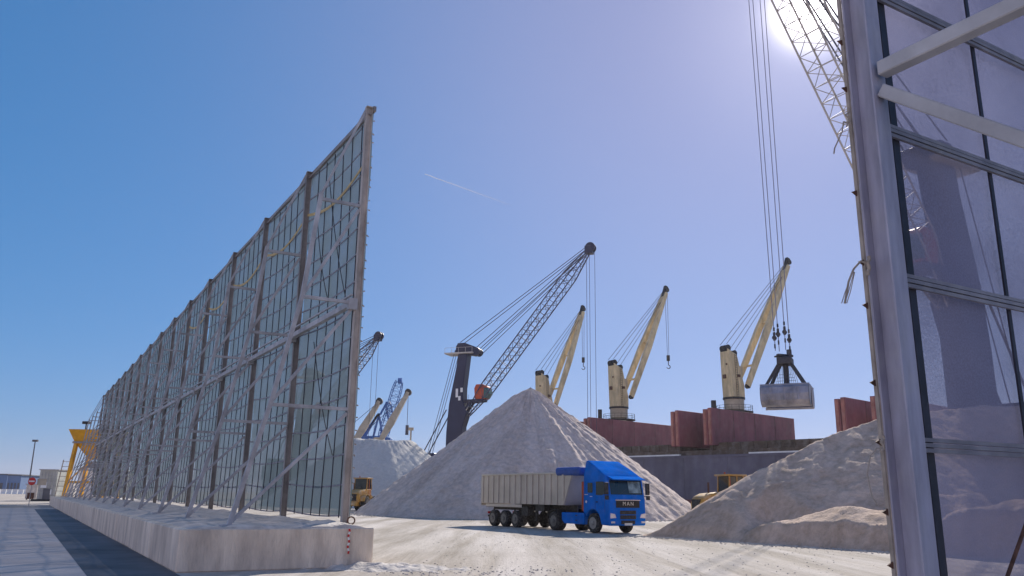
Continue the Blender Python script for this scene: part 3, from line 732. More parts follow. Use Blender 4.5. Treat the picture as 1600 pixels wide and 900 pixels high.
for s in (-1, 1):
    q = MB(); q.box((-7.3, s*.85, .90), (.14, .14, .9)); q.box((-7.3, s*.85, .50), (.3, .3, .06)); q.box((-8.15, s*.95, .98), (.7, .45, .5)); q.box((-6.6, s*.9, 1.2), (.8, .4, .35)); q.build('landing_leg', M['chass'], tk)
q = MB(); q.prism([(-3.7, 1.42), (-3.7, 1.24), (-6.9, 1.05), (-8.0, 1.05), (-8.0, 1.42)], -.55, .55, FR); q.build('gooseneck', M['chass'], tk)
q = MB(); q.box((-12.45, 0, .62), (.1, 2.3, .12)); q.beam((-12.45, -.8, .62), (-12.2, -.8, 1.2), .08); q.beam((-12.45, .8, .62), (-12.2, .8, 1.2), .08); bb = q.build('rear_bumper', M['chass'], tk)
for s in (-1, 1):
    q = MB(); q.box((-12.52, s*.95, .82), (.05, .36, .14)); q.build('tail_light', M['red'], bb)

# ================================================================ WHEEL LOADERS
def make_loader(loc, rz, label):
    r = empty('wheel_loader', loc, label, 'wheel loader', 'yellow wheel loaders among the heaps', rz)
    q = MB(); q.prism([(-3.0, .9), (-3.12, 1.5), (-2.9, 1.98), (-2.4, 2.2), (-.9, 2.35), (-.9, .9)], -.75, .75, FR); e = q.build('engine_hood', M['yellow'], r, bevel=.12, seg=3, smooth=True)
    q = MB(); q.box((-3.06, 0, 1.45), (.14, 1.0, .7)); q.build('radiator_grille', M['chass'], e)
    q = MB(); q.tube((-1.8, .35, 2.2), (-1.8, .35, 3.0), .07); q.build('exhaust_pipe', M['rust'], e)
    q = MB(); q.box((-.1, 0, 2.0), (1.5, 1.5, .7)); q.box((-2.2, 0, .8), (2.0, 1.2, .5)); q.box((1.2, 0, .95), (1.6, .9, .7)); q.build('chassis', M['yellow'], r, bevel=.06)
    q = MB(); q.prism([(-.75, 2.3), (-.70, 3.45), (.45, 3.45), (.75, 2.3)], -.70, .70, FR); c = q.build('cab', M['glass'], r, bevel=.04)
    q = MB(); q.box((-.12, 0, 3.52), (1.65, 1.75, .14)); q.build('cab_roof', M['yellow'], c, bevel=.04)
    q = MB()
    for s in (-1, 1):
        for a, b in (((-.76, 2.3), (-.71, 3.45)), ((.46, 3.45), (.76, 2.3)), ((-.1, 2.3), (-.1, 3.45))): q.beam((a[0], s*.72, a[1]), (b[0], s*.72, b[1]), .08)
    q.build('cab_pillar', M['yellow'], c)
    q = MB(); q.tube((-.4, .3, 3.59), (-.4, .3, 3.75), .06); q.build('beacon', M['orange'], c)
    for s in (-1, 1):
        for x in (-1.75, 1.45):
            t = wheel(0, s, .80, .55, parent=r); t.location.x = x; t.location.y = s*.08; t.name = 'wheel'
        q = MB(); q.prism(arc(-1.75, .80, .95, 165, 30, 8)+arc(-1.75, .8, 1.02, 30, 165, 8), s*.75, s*1.3, FR); q.build('mudguard', M['yellow'], r)
        q = MB(); q.beam((1.0, s*.5, 1.6), (2.3, s*.5, 1.15), .16, .3); q.beam((2.3, s*.5, 1.15), (3.2, s*.5, .5), .16, .25); q.build('lift_arm', M['yellow'], r)
    q = MB()
    pr = arc(3.6, .75, .75, 250, 100, 8); pr2 = [(3.6+.68*math.cos(R(a)), .75+.68*math.sin(R(a))) for a in [100-150*(-i)/8 for i in range(9)]]
    q.prism([(4.5, .02)]+pr+[(3.55, 1.42)]+list(reversed([(3.6+(x-3.6)*.9, .75+(z-.75)*.9) for x, z in pr]))+[(4.5, .08)], -1.45, 1.45, FR)
    for s in (-1, 1): q.prism([(4.5, .02)]+pr, s*1.42, s*1.47, FR)
    q.build('bucket', M['grab'], r)
    q = MB(); q.beam((-.9, -1.05, 1.2), (-.9, -1.05, 3.3), .04); q.beam((-.5, -1.05, 1.2), (-.5, -1.05, 2.4), .04)
    for k in range(4): q.beam((-.9, -1.05, 1.3+.3*k), (-.5, -1.05, 1.3+.3*k), .03)
    q.build('ladder', M['orange'], r)
    return r
lp = P(1098, 790, 62)
ld = make_loader((lp.x+2.2, 62, 0), R(20), 'yellow wheel loader half hidden behind the crest of the brown heap')
l2 = copy_tree(ld); gl = G(566, 795); l2.location = (P(566, 790, 96).x, 96, 0); l2.rotation_euler = (0, 0, R(78)); l2['label'] = 'dusty yellow wheel loader seen from behind, between the barrier end and the cone'
l2.scale = (1, 1, 1)

# ================================================================ CARGO SHIP
sd_ = Vector((-.669, .743, 0)); sn = Vector((.743, .669, 0))      # along (to the left and away), across (inboard)
S0 = Vector((31.3, 149, 0)); BM = 34.0; ZD = 9.1
def sp(t, n, z): return S0 + sd_*t + sn*n + ez*z
srz = math.atan2(sd_.y, sd_.x)
sh = empty('cargo_ship', sp(0, BM/2, 0), 'slate hulled bulk carrier with red-brown hatch covers and cream cranes, moored behind the heaps', 'cargo ship')
SL = sh.location
T0, T1 = -85.0, 70.0
out = [(T0, 3), (T0-6, BM/2), (T0, BM-3), (T0+6, BM), (T1-10, BM), (T1, BM*.72), (T1+4, BM/2), (T1, BM*.28), (T1-10, 0), (T0+6, 0)]
q = MB(); q.prism(out, 1.6, ZD, lambda a, b, c: sp(a, b, c)); hull = q.build('hull', M['hull'], sh, SL)
q = MB(); q.prism(out, -8, 1.59, lambda a, b, c: sp(a, b, c)); q.build('boot_topping', M['boot'], hull, SL)
q = MB(); q.beam(sp(T0+6, -.08, ZD-.25), sp(T1-10, -.08, ZD-.25), .16, .3)
for t in range(-80, 60, 9): q.beam(sp(t, -.04, 1.8), sp(t, -.04, ZD-.4), .03, .08)
q.build('rubbing_strake', M['hull'], hull, SL)
q = MB()
for t0, t1 in ((2, 14.5), (-26, -12), (-58, -44), (28, 40)): q.beam(sp(t0, .4, ZD+.14), sp(t1, .4, ZD+.14), .5, .24)
q.build('deck_edge_plate', M['white'], hull, SL)
q = MB(); q.prism([(T0+8, 1.6), (T1-8, 1.6), (T1-8, BM-1.6), (T0+8, BM-1.6)], ZD+.02, ZD+.9, lambda a, b, c: sp(a, b, c)); q.build('deck', M['deck'], sh, SL)
q = MB()
for t in range(-80, 60, 2): q.beam(sp(t, .3, ZD), sp(t, .3, ZD+1.15), .05)
for z in (.55, 1.15): q.beam(sp(-80, .3, ZD+z), sp(60, .3, ZD+z), .045)
q.build('railing', M['deck'], sh, SL)
centers = [52.0, 29, 1, -30.0, -58]      # cranes along the ship
for a, b in zip(centers, centers[1:]):       # coamings between cranes
    q = MB(); q.prism([(a-4, 4), (b+4, 4), (b+4, BM-4), (a-4, BM-4)], ZD+.9, ZD+2.3, lambda x, y, c: sp(x, y, c)); q.build('hatch_coaming', M['deck'], sh, SL, bevel=.05)
    for k in range(10):
        q = MB(); tt = a-4+(b-a+8)*k/9; q.box(sp(tt, 3.9, ZD+1.6), (.18, .3, 1.4), rz=srz); q.build('coaming_bracket', M['deck'], sh, SL)
ZC0, ZC1 = 10.9, 17.4
def stack(t, nl=2, z1=ZC1):
    q = MB()
    for k in range(nl): q.prism([(t+k*1.0, 2.2), (t+k*1.0+.86, 2.2), (t+k*1.0+.86, 30.2), (t+k*1.0, 30.2)], ZC0, z1-.18*k, lambda x, y, c: sp(x, y, c))
    o = q.build('hatch_cover', M['brown'], sh, SL, bevel=.06)
    q = MB()
    for nn in (8.9, 15.9, 22.9):
        q = MB(); q.beam(sp(t-.02, nn, ZC0+.15), sp(t-.02, nn, z1-.1), .05, .05); q.build('cover_seam', M['deck'], o, SL)
    for k in range(nl):
        q = MB(); q.box(sp(t+k*1.0+.43, 2.12, (ZC0+z1)/2-.1*k), (.5, .16, z1-ZC0-.5), rz=srz); q.build('edge_plate', M['brown2'], o, SL)
    q = MB()
    for nn in (3.4, 15, 28):
        q = MB(); q.box(sp(t+1.0, nn, (ZC0+ZD+.9)/2), (.7, .5, ZC0-ZD-.88), rz=srz); q.build('cover_foot', M['deck'], o, SL)
for t in (-3.7, 3.4, 25.2, 33.5, -28.3, -34): stack(t)
def deck_crane(t, slew, hook_drop=None, elev=65.5, Lj=27.0, n=15.5):
    B = sp(t, n, 0); zc = 20.4
    q = MB(); q.lathe([(1.6, ZD+.9), (1.6, zc-2.2), (1.9, zc-2.0), (1.9, zc)], (B.x, B.y, 0), 'Z', 28); ped = q.build('crane_pedestal', M['cream2'], sh, SL, smooth=True)
    q = MB(); q.lathe([(2.1, zc-.1), (2.1, zc+.28)], (B.x, B.y, 0), 'Z', 28); q.build('slew_ring', M['black'], ped, SL)
    q = MB(); q.lathe([(3.5, zc-2.6), (3.5, zc-2.4)], (B.x, B.y, 0), 'Z', 24)
    for i in range(16):
        a = 2*math.pi*i/16; a2 = 2*math.pi*(i+1)/16
        p = Vector((B.x+3.4*math.cos(a), B.y+3.4*math.sin(a), zc-2.4)); p2 = Vector((B.x+3.4*math.cos(a2), B.y+3.4*math.sin(a2), zc-2.4))
        q.beam(p, p+ez*1.1, .05); q.beam(p+ez*1.1, p2+ez*1.1, .05); q.beam(p+ez*.6, p2+ez*.6, .04)
    q.box(B+Vector((-4.2, -1, zc-2.5)), (2.6, 2.0, .2)); q.box(B+Vector((-4.2, -1, zc-1.4)), (.8, .8, 2.0)); q.build('platform', M['black'], ped, SL)
    X = Vector((math.cos(slew), math.sin(slew), 0)); Yv = Vector((-X.y, X.x, 0))
    def lc(x, y, z): return B + X*x + Yv*y + ez*(zc+z)
    # tapered housing
    bot = [(-1.5, -1.4), (1.6, -1.4), (1.6, 1.4), (-1.5, 1.4)]; topp = [(-2.0, -1.15), (.3, -1.15), (.3, 1.15), (-2.0, 1.15)]
    q = MB(); vs = [lc(x, y, .3) for x, y in bot]+[lc(1.6 if x > 0 else -1.6, y, 2.6) for x, y in bot]+[lc(x, y, 9.6 if x < 0 else 8.5) for x, y in topp]
    fs = [(3, 2, 1, 0), (8, 9, 10, 11)]
    for L0 in (0, 4):
        for i in range(4): fs.append((L0+i, L0+(i+1) % 4, L0+4+(i+1) % 4, L0+4+i))
    q.add(vs, fs); ho = q.build('crane_housing', M['cream'], sh, SL, bevel=.12, seg=2)
    q = MB(); q.box(lc(-1.75, .3, 4.3), (.5, .7, .7), rz=slew); q.box(lc(-1.85, -.5, 6.6), (.3, .3, .3), rz=slew)
    q.box(lc(.2, -1.4, 4.4), (.7, .3, .5), rz=slew); q.build('housing_lamp', M['rust'], ho, SL)
    for xx, zz, rr in ((-1.6, 9.75, .65), (.05, 8.9, .55)):
        q = MB()
        for s in (-1, 0, 1): q.tube(lc(xx, s*.75-.15, zz), lc(xx, s*.75+.15, zz), rr, n=18)
        q.box(lc(xx, 0, zz-.4), (.8, 1.9, .5), rz=slew); q.build('sheave', M['black'], ho, SL)
    q = MB()
    for s in (-.22, .22): q.beam(lc(-1.5, -1.5+.0*s, 0)+X*(1.2+s), lc(-1.5, -1.35, 8.6)+X*(1.2+s), .06)
    for k in range(18): q.beam(lc(-.52, -1.5, .3+.47*k), lc(-.08, -1.5, .3+.47*k), .045)
    q.build('ladder', M['deck'], ho, SL)
    q = MB(); q.box(lc(1.4, .0, 5.6), (1.3, 1.3, 1.7), rz=slew); q.build('operator_cab', M['cream2'], ho, SL, bevel=.08)
    # twin leg jib
    e = R(elev); Z0 = 2.5
    tip = lc(2.1+Lj*math.cos(e), 0, Z0+Lj*math.sin(e))
    q = MB()
    for s in (-1, 1):
        a = lc(2.1, s*1.7, Z0); mid = lc(2.1+Lj*.45*math.cos(e), s*1.3, Z0+Lj*.45*math.sin(e)); b = lc(2.1+Lj*.97*math.cos(e), s*.35, Z0+Lj*.97*math.sin(e))
        side = Yv
        for p0, p1, h0, h1 in ((a, mid, .9, 1.35), (mid, b, 1.35, .75)):
            d = (p1-p0).normalized(); n_ = d.cross(side).normalized()
            vs = [p + side*(i*.42) + n_*(j*hh/2) for p, hh in ((p0, h0), (p1, h1)) for i, j in ((-1, -1), (1, -1), (1, 1), (-1, 1))]
            q.add(vs, [(0, 1, 2, 3), (7, 6, 5, 4), (0, 4, 5, 1), (1, 5, 6, 2), (2, 6, 7, 3), (3, 7, 4, 0)])
    for f_ in (.16, .5, .78):
        yy = 1.7 if f_ < .3 else (1.4 if f_ < .6 else .8)
        q.beam(lc(2.1+Lj*f_*math.cos(e), -yy, Z0+Lj*f_*math.sin(e)), lc(2.1+Lj*f_*math.cos(e), yy, Z0+Lj*f_*math.sin(e)), .5, .35)
    jb = q.build('jib', M['cream'], ho, SL, bevel=.05)
    q = MB(); q.beam(lc(2.1+Lj*.93*math.cos(e), 0, Z0+Lj*.93*math.sin(e)), tip+ez*.9, .7, .8); q.tube(tip+Yv*-.5, tip+Yv*.5, .55, n=14)
    q.build('jib_head', M['black'], ho, SL)
    for s in (-1, 1):
        q = MB(); q.tube(lc(2.1, s*1.7-.3, Z0), lc(2.1, s*1.7+.3, Z0), .5, n=12); q.build('jib_pivot', M['black'], ho, SL)
    q = MB()
    for s in (-.9, .9):
        q.tube(lc(-2.0, s, 10.5), tip+Yv*s*.4-X*.3, .055, n=5); q.tube(lc(.15, s, 9.6), tip+Yv*s*.4-ez*1.2-X*.4, .05, n=5)
    q.build('luffing_wire', M['wire'], ho, SL)
    if hook_drop:
        q = MB()
        for s in (-.4, .4): q.tube(tip+Yv*s, tip+Yv*s*.6-ez*hook_drop, .045, n=5)
        q.build('hoist_wire', M['wire'], ho, SL)
        q = MB(); c = tip-ez*(hook_drop+.5); q.box(c, (.7, .5, 1.3)); q.tube(c-ez*.6, c-ez*1.6, .1)
        for i in range(8):
            a0, a1 = R(90-i*32), R(90-(i+1)*32); q.tube(c-ez*2+Vector((.4*math.cos(a0), 0, .4*math.sin(a0))), c-ez*2+Vector((.4*math.cos(a1), 0, .4*math.sin(a1))), .11, n=6)
        q.build('hook', M['black'], ho, SL, bevel=.04)
    return tip
deck_crane(.9, R(28), elev=61.5, Lj=31, n=16.5); deck_crane(29, R(32), 15.5, elev=64, Lj=28.8); deck_crane(52.0, R(42), 12.5, Lj=27.6)

# ================================================================ HARBOUR CRANES
def harbour_crane(name, label, loc, az, mt, boommat, elev, Lb, cabside=1, scale=1.0, boomfoot=(2.4, 18.0), boomw=2.6, grp='mobile harbour cranes', twin=True, dz=0, chord=.095, toff=0):
    r = empty(name, loc, label, 'harbour crane', grp, az)
    # profile of the tower in local x (towards the boom), z
    q = MB(); q.prism([(-2.0, 6.5), (-1.9, 14.5), (-1.5, 20.0), (.0, 28.0), (.25, 30.6), (2.4, 30.6), (1.65, 23.5), (1.7, 20.5), (2.6, 18.3), (1.7, 15.5), (1.7, 6.5)], -1.2, 1.2, FR)
    tw = q.build('tower', mt, r, bevel=.12)
    q = MB(); q.box((.6, 0, 30.75), (6.4, 3.6, .25))
    for x in (-2.5, -1, .6, 2.2, 3.7):
        for s in (-1, 1): q.beam((x, s*1.75, 30.8), (x, s*1.75, 31.9), .05)
    for s in (-1, 1): q.beam((-2.5, s*1.75, 31.9), (3.7, s*1.75, 31.9), .05)
    q.build('top_platform', M['boomp'], tw)
    q = MB()
    for y in (-.8, 0, .8): q.tube((.6, y-.2, 32.0), (.6, y+.2, 32.0), .95, n=20); q.tube((4.3, y-.2, 31.0), (4.3, y+.2, 31.0), .85, n=20)
    q.prism([(-.6, 31), (0, 33), (1.6, 33), (4.4, 31.9), (5.1, 30.6), (3.6, 30.2), (0, 30.9)], -.9, .9, FR); q.build('sheave_head', M['navy'] if mt is not M['cblue'] else mt, tw, bevel=.05)
    q = MB(); q.box((1.35, -1.22, 26.0-3.0), (.5, .1, .9)); q.box((.9, -1.22, 24.5-3.2), (.5, .1, .9)); q.box((.3, -1.23, 22.4), (.5, .08, 1.8)); q.build('tower_light', M['white'], tw)
    # cab on its bracket
    q = MB(); q.box((4.0, 0, 20.9), (4.6, 2.2, .25)); q.beam((1.6, 1, 18.4), (3.6, 1, 20.8), .35); q.beam((1.6, -1, 18.4), (3.6, -1, 20.8), .35); q.beam((1.6, -1, 20.4), (6.2, -1, 20.7), .25); q.beam((1.6, 1, 20.4), (6.2, 1, 20.7), .25)
    for x in (3, 4.5, 6, 7.2): q.beam((x, -1.2, 20.9), (x, -1.2, 22), .05)
    q.build('cab_platform', mt, tw)
    q = MB(); q.prism([(4.3, 21.05), (4.1, 23.3), (4.5, 24.1), (6.0, 24.1), (7.0, 23.6), (7.3, 22.2), (6.6, 21.05)], -1.1, 1.1, FR); cb = q.build('crane_cab', M['orange'], tw, bevel=.12, seg=2)
    q = MB(); q.prism([(6.2, 21.2), (6.3, 23.4), (7.1, 23.3), (7.4, 22.2), (6.75, 21.2)], -1.13, 1.13, FR); q.build('cab_glass', M['teal'], cb)
    # slewing platform, machinery house, chassis
    q = MB(); q.box((-2.5, 0, 5.6), (12, 4.6, 1.6)); q.box((-6.2, 0, 8.2), (4.6, 4.4, 3.8)); q.build('slewing_platform', mt, r, bevel=.1)
    q = MB(); q.box((-9.0, 0, 6.6), (1.6, 4.6, 3.4)); q.build('counterweight', M['sgrey2'], r, bevel=.1)
    q = MB(); q.tube((0, 0, 3.6), (0, 0, 4.9), 1.9, n=24); q.box((0, 0, 2.7), (16, 5, 1.6))
    for x in (-6, 6): q.box((x, 0, 2.4), (1.4, 12, .9))
    q.build('undercarriage', mt, r, bevel=.1)
    for x in (-6, 6):
        for y in (-5.8, 5.8): q = MB(); q.box((x, y, .25), (2.6, 1.8, .5)); q.tube((x, y, .5), (x, y, 2.2), .3); q.build('support_pad', M['chass'], r)
    for x in (-4.2, -2.6, -1, 1, 2.6, 4.2):
        for s in (-1, 1): q = MB(); q.lathe([(.5, -.5), (.8, -.45), (.8, .45), (.5, .5)], (x, s*2.9, .8), 'Y', 18); q.build('wheel', M['tyre'], r, smooth=True)
    e = R(elev); bf = Vector((boomfoot[0], 0, boomfoot[1])); tip = bf+Vector((math.cos(e)*Lb, 0, math.sin(e)*Lb))
    # boom bends slightly: widened lower third
    q = MB(); lattice(q, bf, tip, .9, boomw, 26, chord, side=(0, 1, 0), hfac=.85, taper=.16); bo = q.build('boom', boommat, r)
    q = MB()
    for y in (-.55, .55): q.tube((tip.x+.4, y-.2, tip.z+.5), (tip.x+.4, y+.2, tip.z+.5), 1.05, n=20)
    q.box((tip.x+.1, 0, tip.z), (1.6, 1.8, 1.6)); q.build('boom_head', mt, bo, bevel=.08)
    q = MB()
    for y in (-.9, .9):
        q.tube((.6, y, 33.1), (tip.x-.4, y*.6, tip.z+.6), .075, n=5); q.tube((4.4, y, 31.9), (tip.x-.4, y*.6, tip.z), .075, n=5)
        q.tube((4.8, y, 30.6), (tip.x-.8, y*.5, tip.z-.9), .07, n=5)
    q.build('boom_stay', M['wire'], bo)
    q = MB()
    for y in (-1.1, 0, 1.1): q.tube((-.4, y, 31.5), (-6.0, y, 10), .06, n=5)
    for y in (-1.3, 1.3): q.tube((-1.9, y, 19), (-8.3, y, 7.8), .12, n=6)
    q.build('rear_stay', M['wire'], tw)
    wt = Matrix.Translation(Vector(loc)) @ Matrix.Rotation(az, 4, 'Z')
    return r, wt @ tip, bo
# 1: navy crane behind the cone
YC = 175.0; b1 = P(713, 700, YC); t1 = P(920, 391, 165)
off = Vector((t1.x-b1.x, t1.y-b1.y)); az1 = math.atan2(off.y, off.x)
foot = Vector((2.4, 18.0)); hz = off.length-foot.x; vz = t1.z-foot.y
c1, tip1, bo1 = harbour_crane('harbour_crane', 'navy tower crane with a bare lattice boom, standing behind the tall pale cone', (b1.x, YC, 0), az1, M['navy'], M['boomc'], math.degrees(math.atan2(vz, hz)), math.hypot(hz, vz))
print('crane1 elev', math.degrees(math.atan2(vz, hz)), math.hypot(hz, vz), 'az', math.degrees(az1))
def wires(name, parent, tipw, drop, offs, r, r0):
    q = MB()
    for dx in offs: q.tube(tipw+Vector((dx, 0, 0)), tipw+Vector((dx, 0, -drop)), r, n=5)
    mw = parent.matrix_world
    o = q.build(name, M['wire'])
    return o
def child_world(o, root, az, loc):             # put a mesh built in world coordinates under a rotated root
    inv = (Matrix.Translation(Vector(loc)) @ Matrix.Rotation(az, 4, 'Z')).inverted()
    o.data.transform(inv); o.parent = root
    return o
o = wires('hoist_rope', c1, tip1, 40, (-.5, .1, 1.2), .045, 0); child_world(o, c1, az1, (b1.x, YC, 0))
# 2: near crane behind the right barrier, with the grab
YT = 70.0; b2 = P(1515, 600, YT); t2 = P(1174, -150, 58)
off = Vector((t2.x-b2.x, t2.y-b2.y)); az2 = math.atan2(off.y, off.x); hz = off.length-foot.x; vz = t2.z-foot.y
c2, tip2, bo2 = harbour_crane('harbour_crane', 'nearest dark crane, seen through the netting, its pale lattice boom holding the grab', (b2.x, YT, 0), az2, M['navy'], M['boomp'], math.degrees(math.atan2(vz, hz)), math.hypot(hz, vz), boomw=2.7, chord=.06)
print('crane2 elev', math.degrees(math.atan2(vz, hz)), math.hypot(hz, vz), 'tip z', t2.z)
# 3: far crane whose boom head shows past the barrier end; 4: far blue crane
YC3 = 215.0; t3 = P(590, 528, YC3-8); b3 = P(470, 700, YC3)
off = Vector((t3.x-b3.x, t3.y-b3.y)); az3 = math.atan2(off.y, off.x); hz = off.length-foot.x; vz = t3.z-foot.y
c3, tip3, bo3 = harbour_crane('harbour_crane', 'distant dark crane mostly behind the left barrier, only its boom head clear', (b3.x, YC3, 0), az3, M['navy'], M['boomc'], math.degrees(math.atan2(vz, hz)), math.hypot(hz, vz))
o = wires('hoist_rope', c3, tip3, 32, (-1, .3), .05, 0); child_world(o, c3, az3, (b3.x, YC3, 0))
# blue gantry-like crane far behind
YB = 260; bl = P(600, 690, YB)
b4 = empty('lattice_crane', (bl.x, YB, 0), 'far bright blue lattice crane between two cream ship jibs', 'crane')
q = MB(); lattice(q, P(596, 690, YB), P(624, 596, YB), 2.4, 3.4, 12, .11); q.build('boom', M['cblue'], b4, b4.location)
q = MB(); lattice(q, P(612, 660, YB), P(606, 628, YB), 1.2, 2, 6, .14); q.tube(P(622, 595, YB), P(628, 595, YB), .9, n=12); q.build('boom_head', M['cblue'], b4, b4.location)
q = MB()
for pa, pb_ in (((592, 646), (562, 688)), ((592, 646), (598, 684)), ((592, 648), (583, 684)), ((566, 682), (598, 684)), ((594, 648), (605, 628)), ((590, 648), (566, 690))): q.beam(P(*pa, YB), P(*pb_, YB), .6)
q.build('a_frame', M['cblue'], b4, b4.location)
q = MB(); c = P(574, 690, YB); q.box(c, (9, 5, 3.2)); q.box(P(596, 692, YB), (6, 5, 3)); q.beam(P(585, 695, YB), Vector((P(585, 695, YB).x, YB, 0)), 5, 5); q.build('machinery_house', M['cblue'], b4, b4.location, bevel=.1)
# second ship far left with two cream jibs
Y2 = 225; s2 = P(590, 700, Y2)
ss = empty('cargo_ship', (s2.x, Y2, 0), 'far second ship, only its two cream crane jibs showing above the whitish heap', 'cargo ship')
q = MB(); q.prism([(-30, -9), (16, -9), (20, 0), (16, 9), (-30, 9)], -2, 8, lambda a, b, c: Vector((s2.x+a, Y2+10+b, c))); q.build('hull', M['hull'], ss, ss.location)
def jib2(foot, tip_, hook=None):
    a = P(*foot, Y2); b = P(*tip_, Y2+4)
    d = (b-a).normalized(); q = MB(); sdv = Vector((0, 1, 0)); n_ = d.cross(sdv).normalized(); Ls = (b-a).length
    ww = [(0, 1.1), (.35, 1.9), (1, .9)]
    for (t0, h0), (t1_, h1) in zip(ww, ww[1:]):
        p0 = a.lerp(b, t0); p1 = a.lerp(b, t1_)
        vs = [p + sdv*(i*.8) + n_*(j*hh/2) for p, hh in ((p0, h0), (p1, h1)) for i, j in ((-1, -1), (1, -1), (1, 1), (-1, 1))]
        q.add(vs, [(0, 1, 2, 3), (7, 6, 5, 4), (0, 4, 5, 1), (1, 5, 6, 2), (2, 6, 7, 3), (3, 7, 4, 0)])
    j = q.build('jib', M['cream2'], ss, ss.location)
    q = MB(); q.tube(b-sdv*.8, b+sdv*.8, .9, n=12); q.beam(b-d*2.5, b+ez*.8, .9); q.build('jib_head', M['black'], j, ss.location)
    q = MB(); h = P(foot[0]-22, foot[1]-14, Y2); q.tube(h, b, .07, n=5)
    if hook: q.tube(b, P(*hook, Y2+4), .07, n=5); q.box(P(hook[0], hook[1]+4, Y2+4), (.8, .8, 2.6))
    q.build('jib_wire', M['wire'], j, ss.location)
    c = P(foot[0]-4, foot[1], Y2+1); q = MB(); q.prism([(-1.2, -1.5), (1.4, -1.5), (1.4, 1.5), (-1.2, 1.5)], 5, c.z+.4, lambda a_, b_, c_: Vector((c.x+a_, c.y+b_, c_))); q.build('crane_housing', M['cream2'], ss, ss.location, bevel=.2)
jib2((552, 694), (593, 627)); jib2((596, 686), (638, 613), (636, 668))
# light mast on the far quay
mt_ = P(641, 700, 150); q = MB(); q.tube((mt_.x, 150, 0), (mt_.x, 150, P(641, 672, 150).z), .22, .14, n=8); mo = empty('lamp_mast', (mt_.x, 150, 0), 'pale mast standing in front of the whitish far heap', 'mast')
q.build('pole', M['cream2'], mo, mo.location); q = MB(); q.box((mt_.x, 150, P(641, 672, 150).z+.2), (.9, .5, .5)); q.box((mt_.x, 150, 5.5), (1.0, .8, 5)); q.build('lamp_head', M['cream2'], mo, mo.location)

# ---------------------------------------------------------------- the grab
gx, gy = tip2.x, tip2.y
def gz(py): return P(1235, py, gy).z
gtop = gz(557)
gc_ = Vector((gx+.30, gy, 0))
gb = empty('clamshell_grab', (gc_.x, gy, gz(642)), 'worn steel clamshell grab hanging open on four ropes beside the rightmost ship crane', 'grab bucket')
GL = gb.location
u_ = Vector((.90, -.43, 0)).normalized(); v_ = Vector((-u_.y, u_.x, 0))
def gp(a, b, z): return gc_ + u_*a + v_*b + ez*z
zt_ = gz(565); zs = gz(605); zbm = gz(635)
q = MB(); q.box(gp(0, 0, zt_), (1.0, 1.3, .5), rz=math.atan2(u_.y, u_.x)); q.box(gp(0, 0, zt_+.42), (1.3, .3, .18), rz=.35); q.box(gp(.0, 0, zt_+.2), (.55, .6, .3)); q.build('head_block', M['grabd'], gb, GL, bevel=.05)
for a, b in ((-1, -1), (1, -1), (-1, 1), (1, 1)):
    q = MB(); q.beam(gp(a*.35, b*.35, zt_-.1), gp(a*1.25, b*.80, zs+.1), .17, .20); q.build('grab_arm', M['grabd'], gb, GL, bevel=.02)
q = MB(); q.beam(gp(0, 0, zt_), gp(0, 0, zs-.1), .34, .30); q.box(gp(0, 0, zs-.05), (1.1, 1.4, .4), rz=.35); q.build('lower_block', M['grabd'], gb, GL, bevel=.04)
q = MB()
for i in range(5):
    for s in (-1, 1):
        q.tube(gp(s*(.25+.14*i), -.2, zs+.1), gp(s*(.2+.07*i), -.1, zt_-.25), .015, n=4)
for k in range(4): q.tube(gp(-.75+.1*k, -.18, zs+.2+.22*k), gp(.75-.1*k, -.18, zs+.2+.22*k), .014, n=4)
q.build('closing_rope', M['wire'], gb, GL)
# two shells seen from the side, jaws apart; long axis across the shells is u_
def shell(sgn, dz):
    # angular section in the (b, z) plane, extruded along the jaw
    hh = zs-zbm
    pts = [(sgn*1.25, zs+.03), (sgn*1.55, zs-.12*hh), (sgn*1.66, zs-.45*hh), (sgn*1.55, zs-.78*hh), (sgn*1.25, zs-1.0*hh), (sgn*.8, zs-1.06*hh)]
    inner = [(x-sgn*.06, z+.04) for x, z in pts]
    q = MB(); q.prism(pts+inner[::-1], -1.6, 1.6, lambda a, b, c: gp(c, a, b+dz))
    side = [(sgn*.15, zs+.12)]+pts
    for s in (-1, 1): q.prism(side, s*1.6, s*1.55, lambda a, b, c: gp(c, a, b+dz))
    o = q.build('grab_shell', M['grab'], gb, GL, bevel=.015)
    q = MB(); q.beam(gp(-1.63, pts[-1][0], pts[-1][1]+.05+dz), gp(1.63, pts[-1][0], pts[-1][1]+.05+dz), .1, .14); q.build('shell_lip', M['galv'], o, GL, bevel=.01)
    q = MB(); q.beam(gp(-1.63, pts[0][0], pts[0][1]+dz), gp(1.63, pts[0][0], pts[0][1]+dz), .12, .14); q.build('shell_rim', M['grab'], o, GL, bevel=.01)
    for k in (-.9, 0, .9):
        q = MB(); q.beam(gp(k, pts[1][0]+sgn*.05, pts[1][1]+dz), gp(k, pts[3][0]+sgn*.05, pts[3][1]+dz), .10, .10); q.build('shell_rib', M['grab'], o, GL, bevel=.01)
shell(-1, 0); shell(1, -.05)
offs = ((-.62, -.2), (-.40, .2), (.12, -.2), (.36, .2))
q = MB()
tips = []
for k, (a, b) in enumerate(offs):
    top = tip2 + u_*(a*1.2) + v_*b; low = gp(a*.95, b, gz(548))
    q.tube(top, low, .030, n=5)
q.build('hoist_rope', M['wirel'], gb, GL)
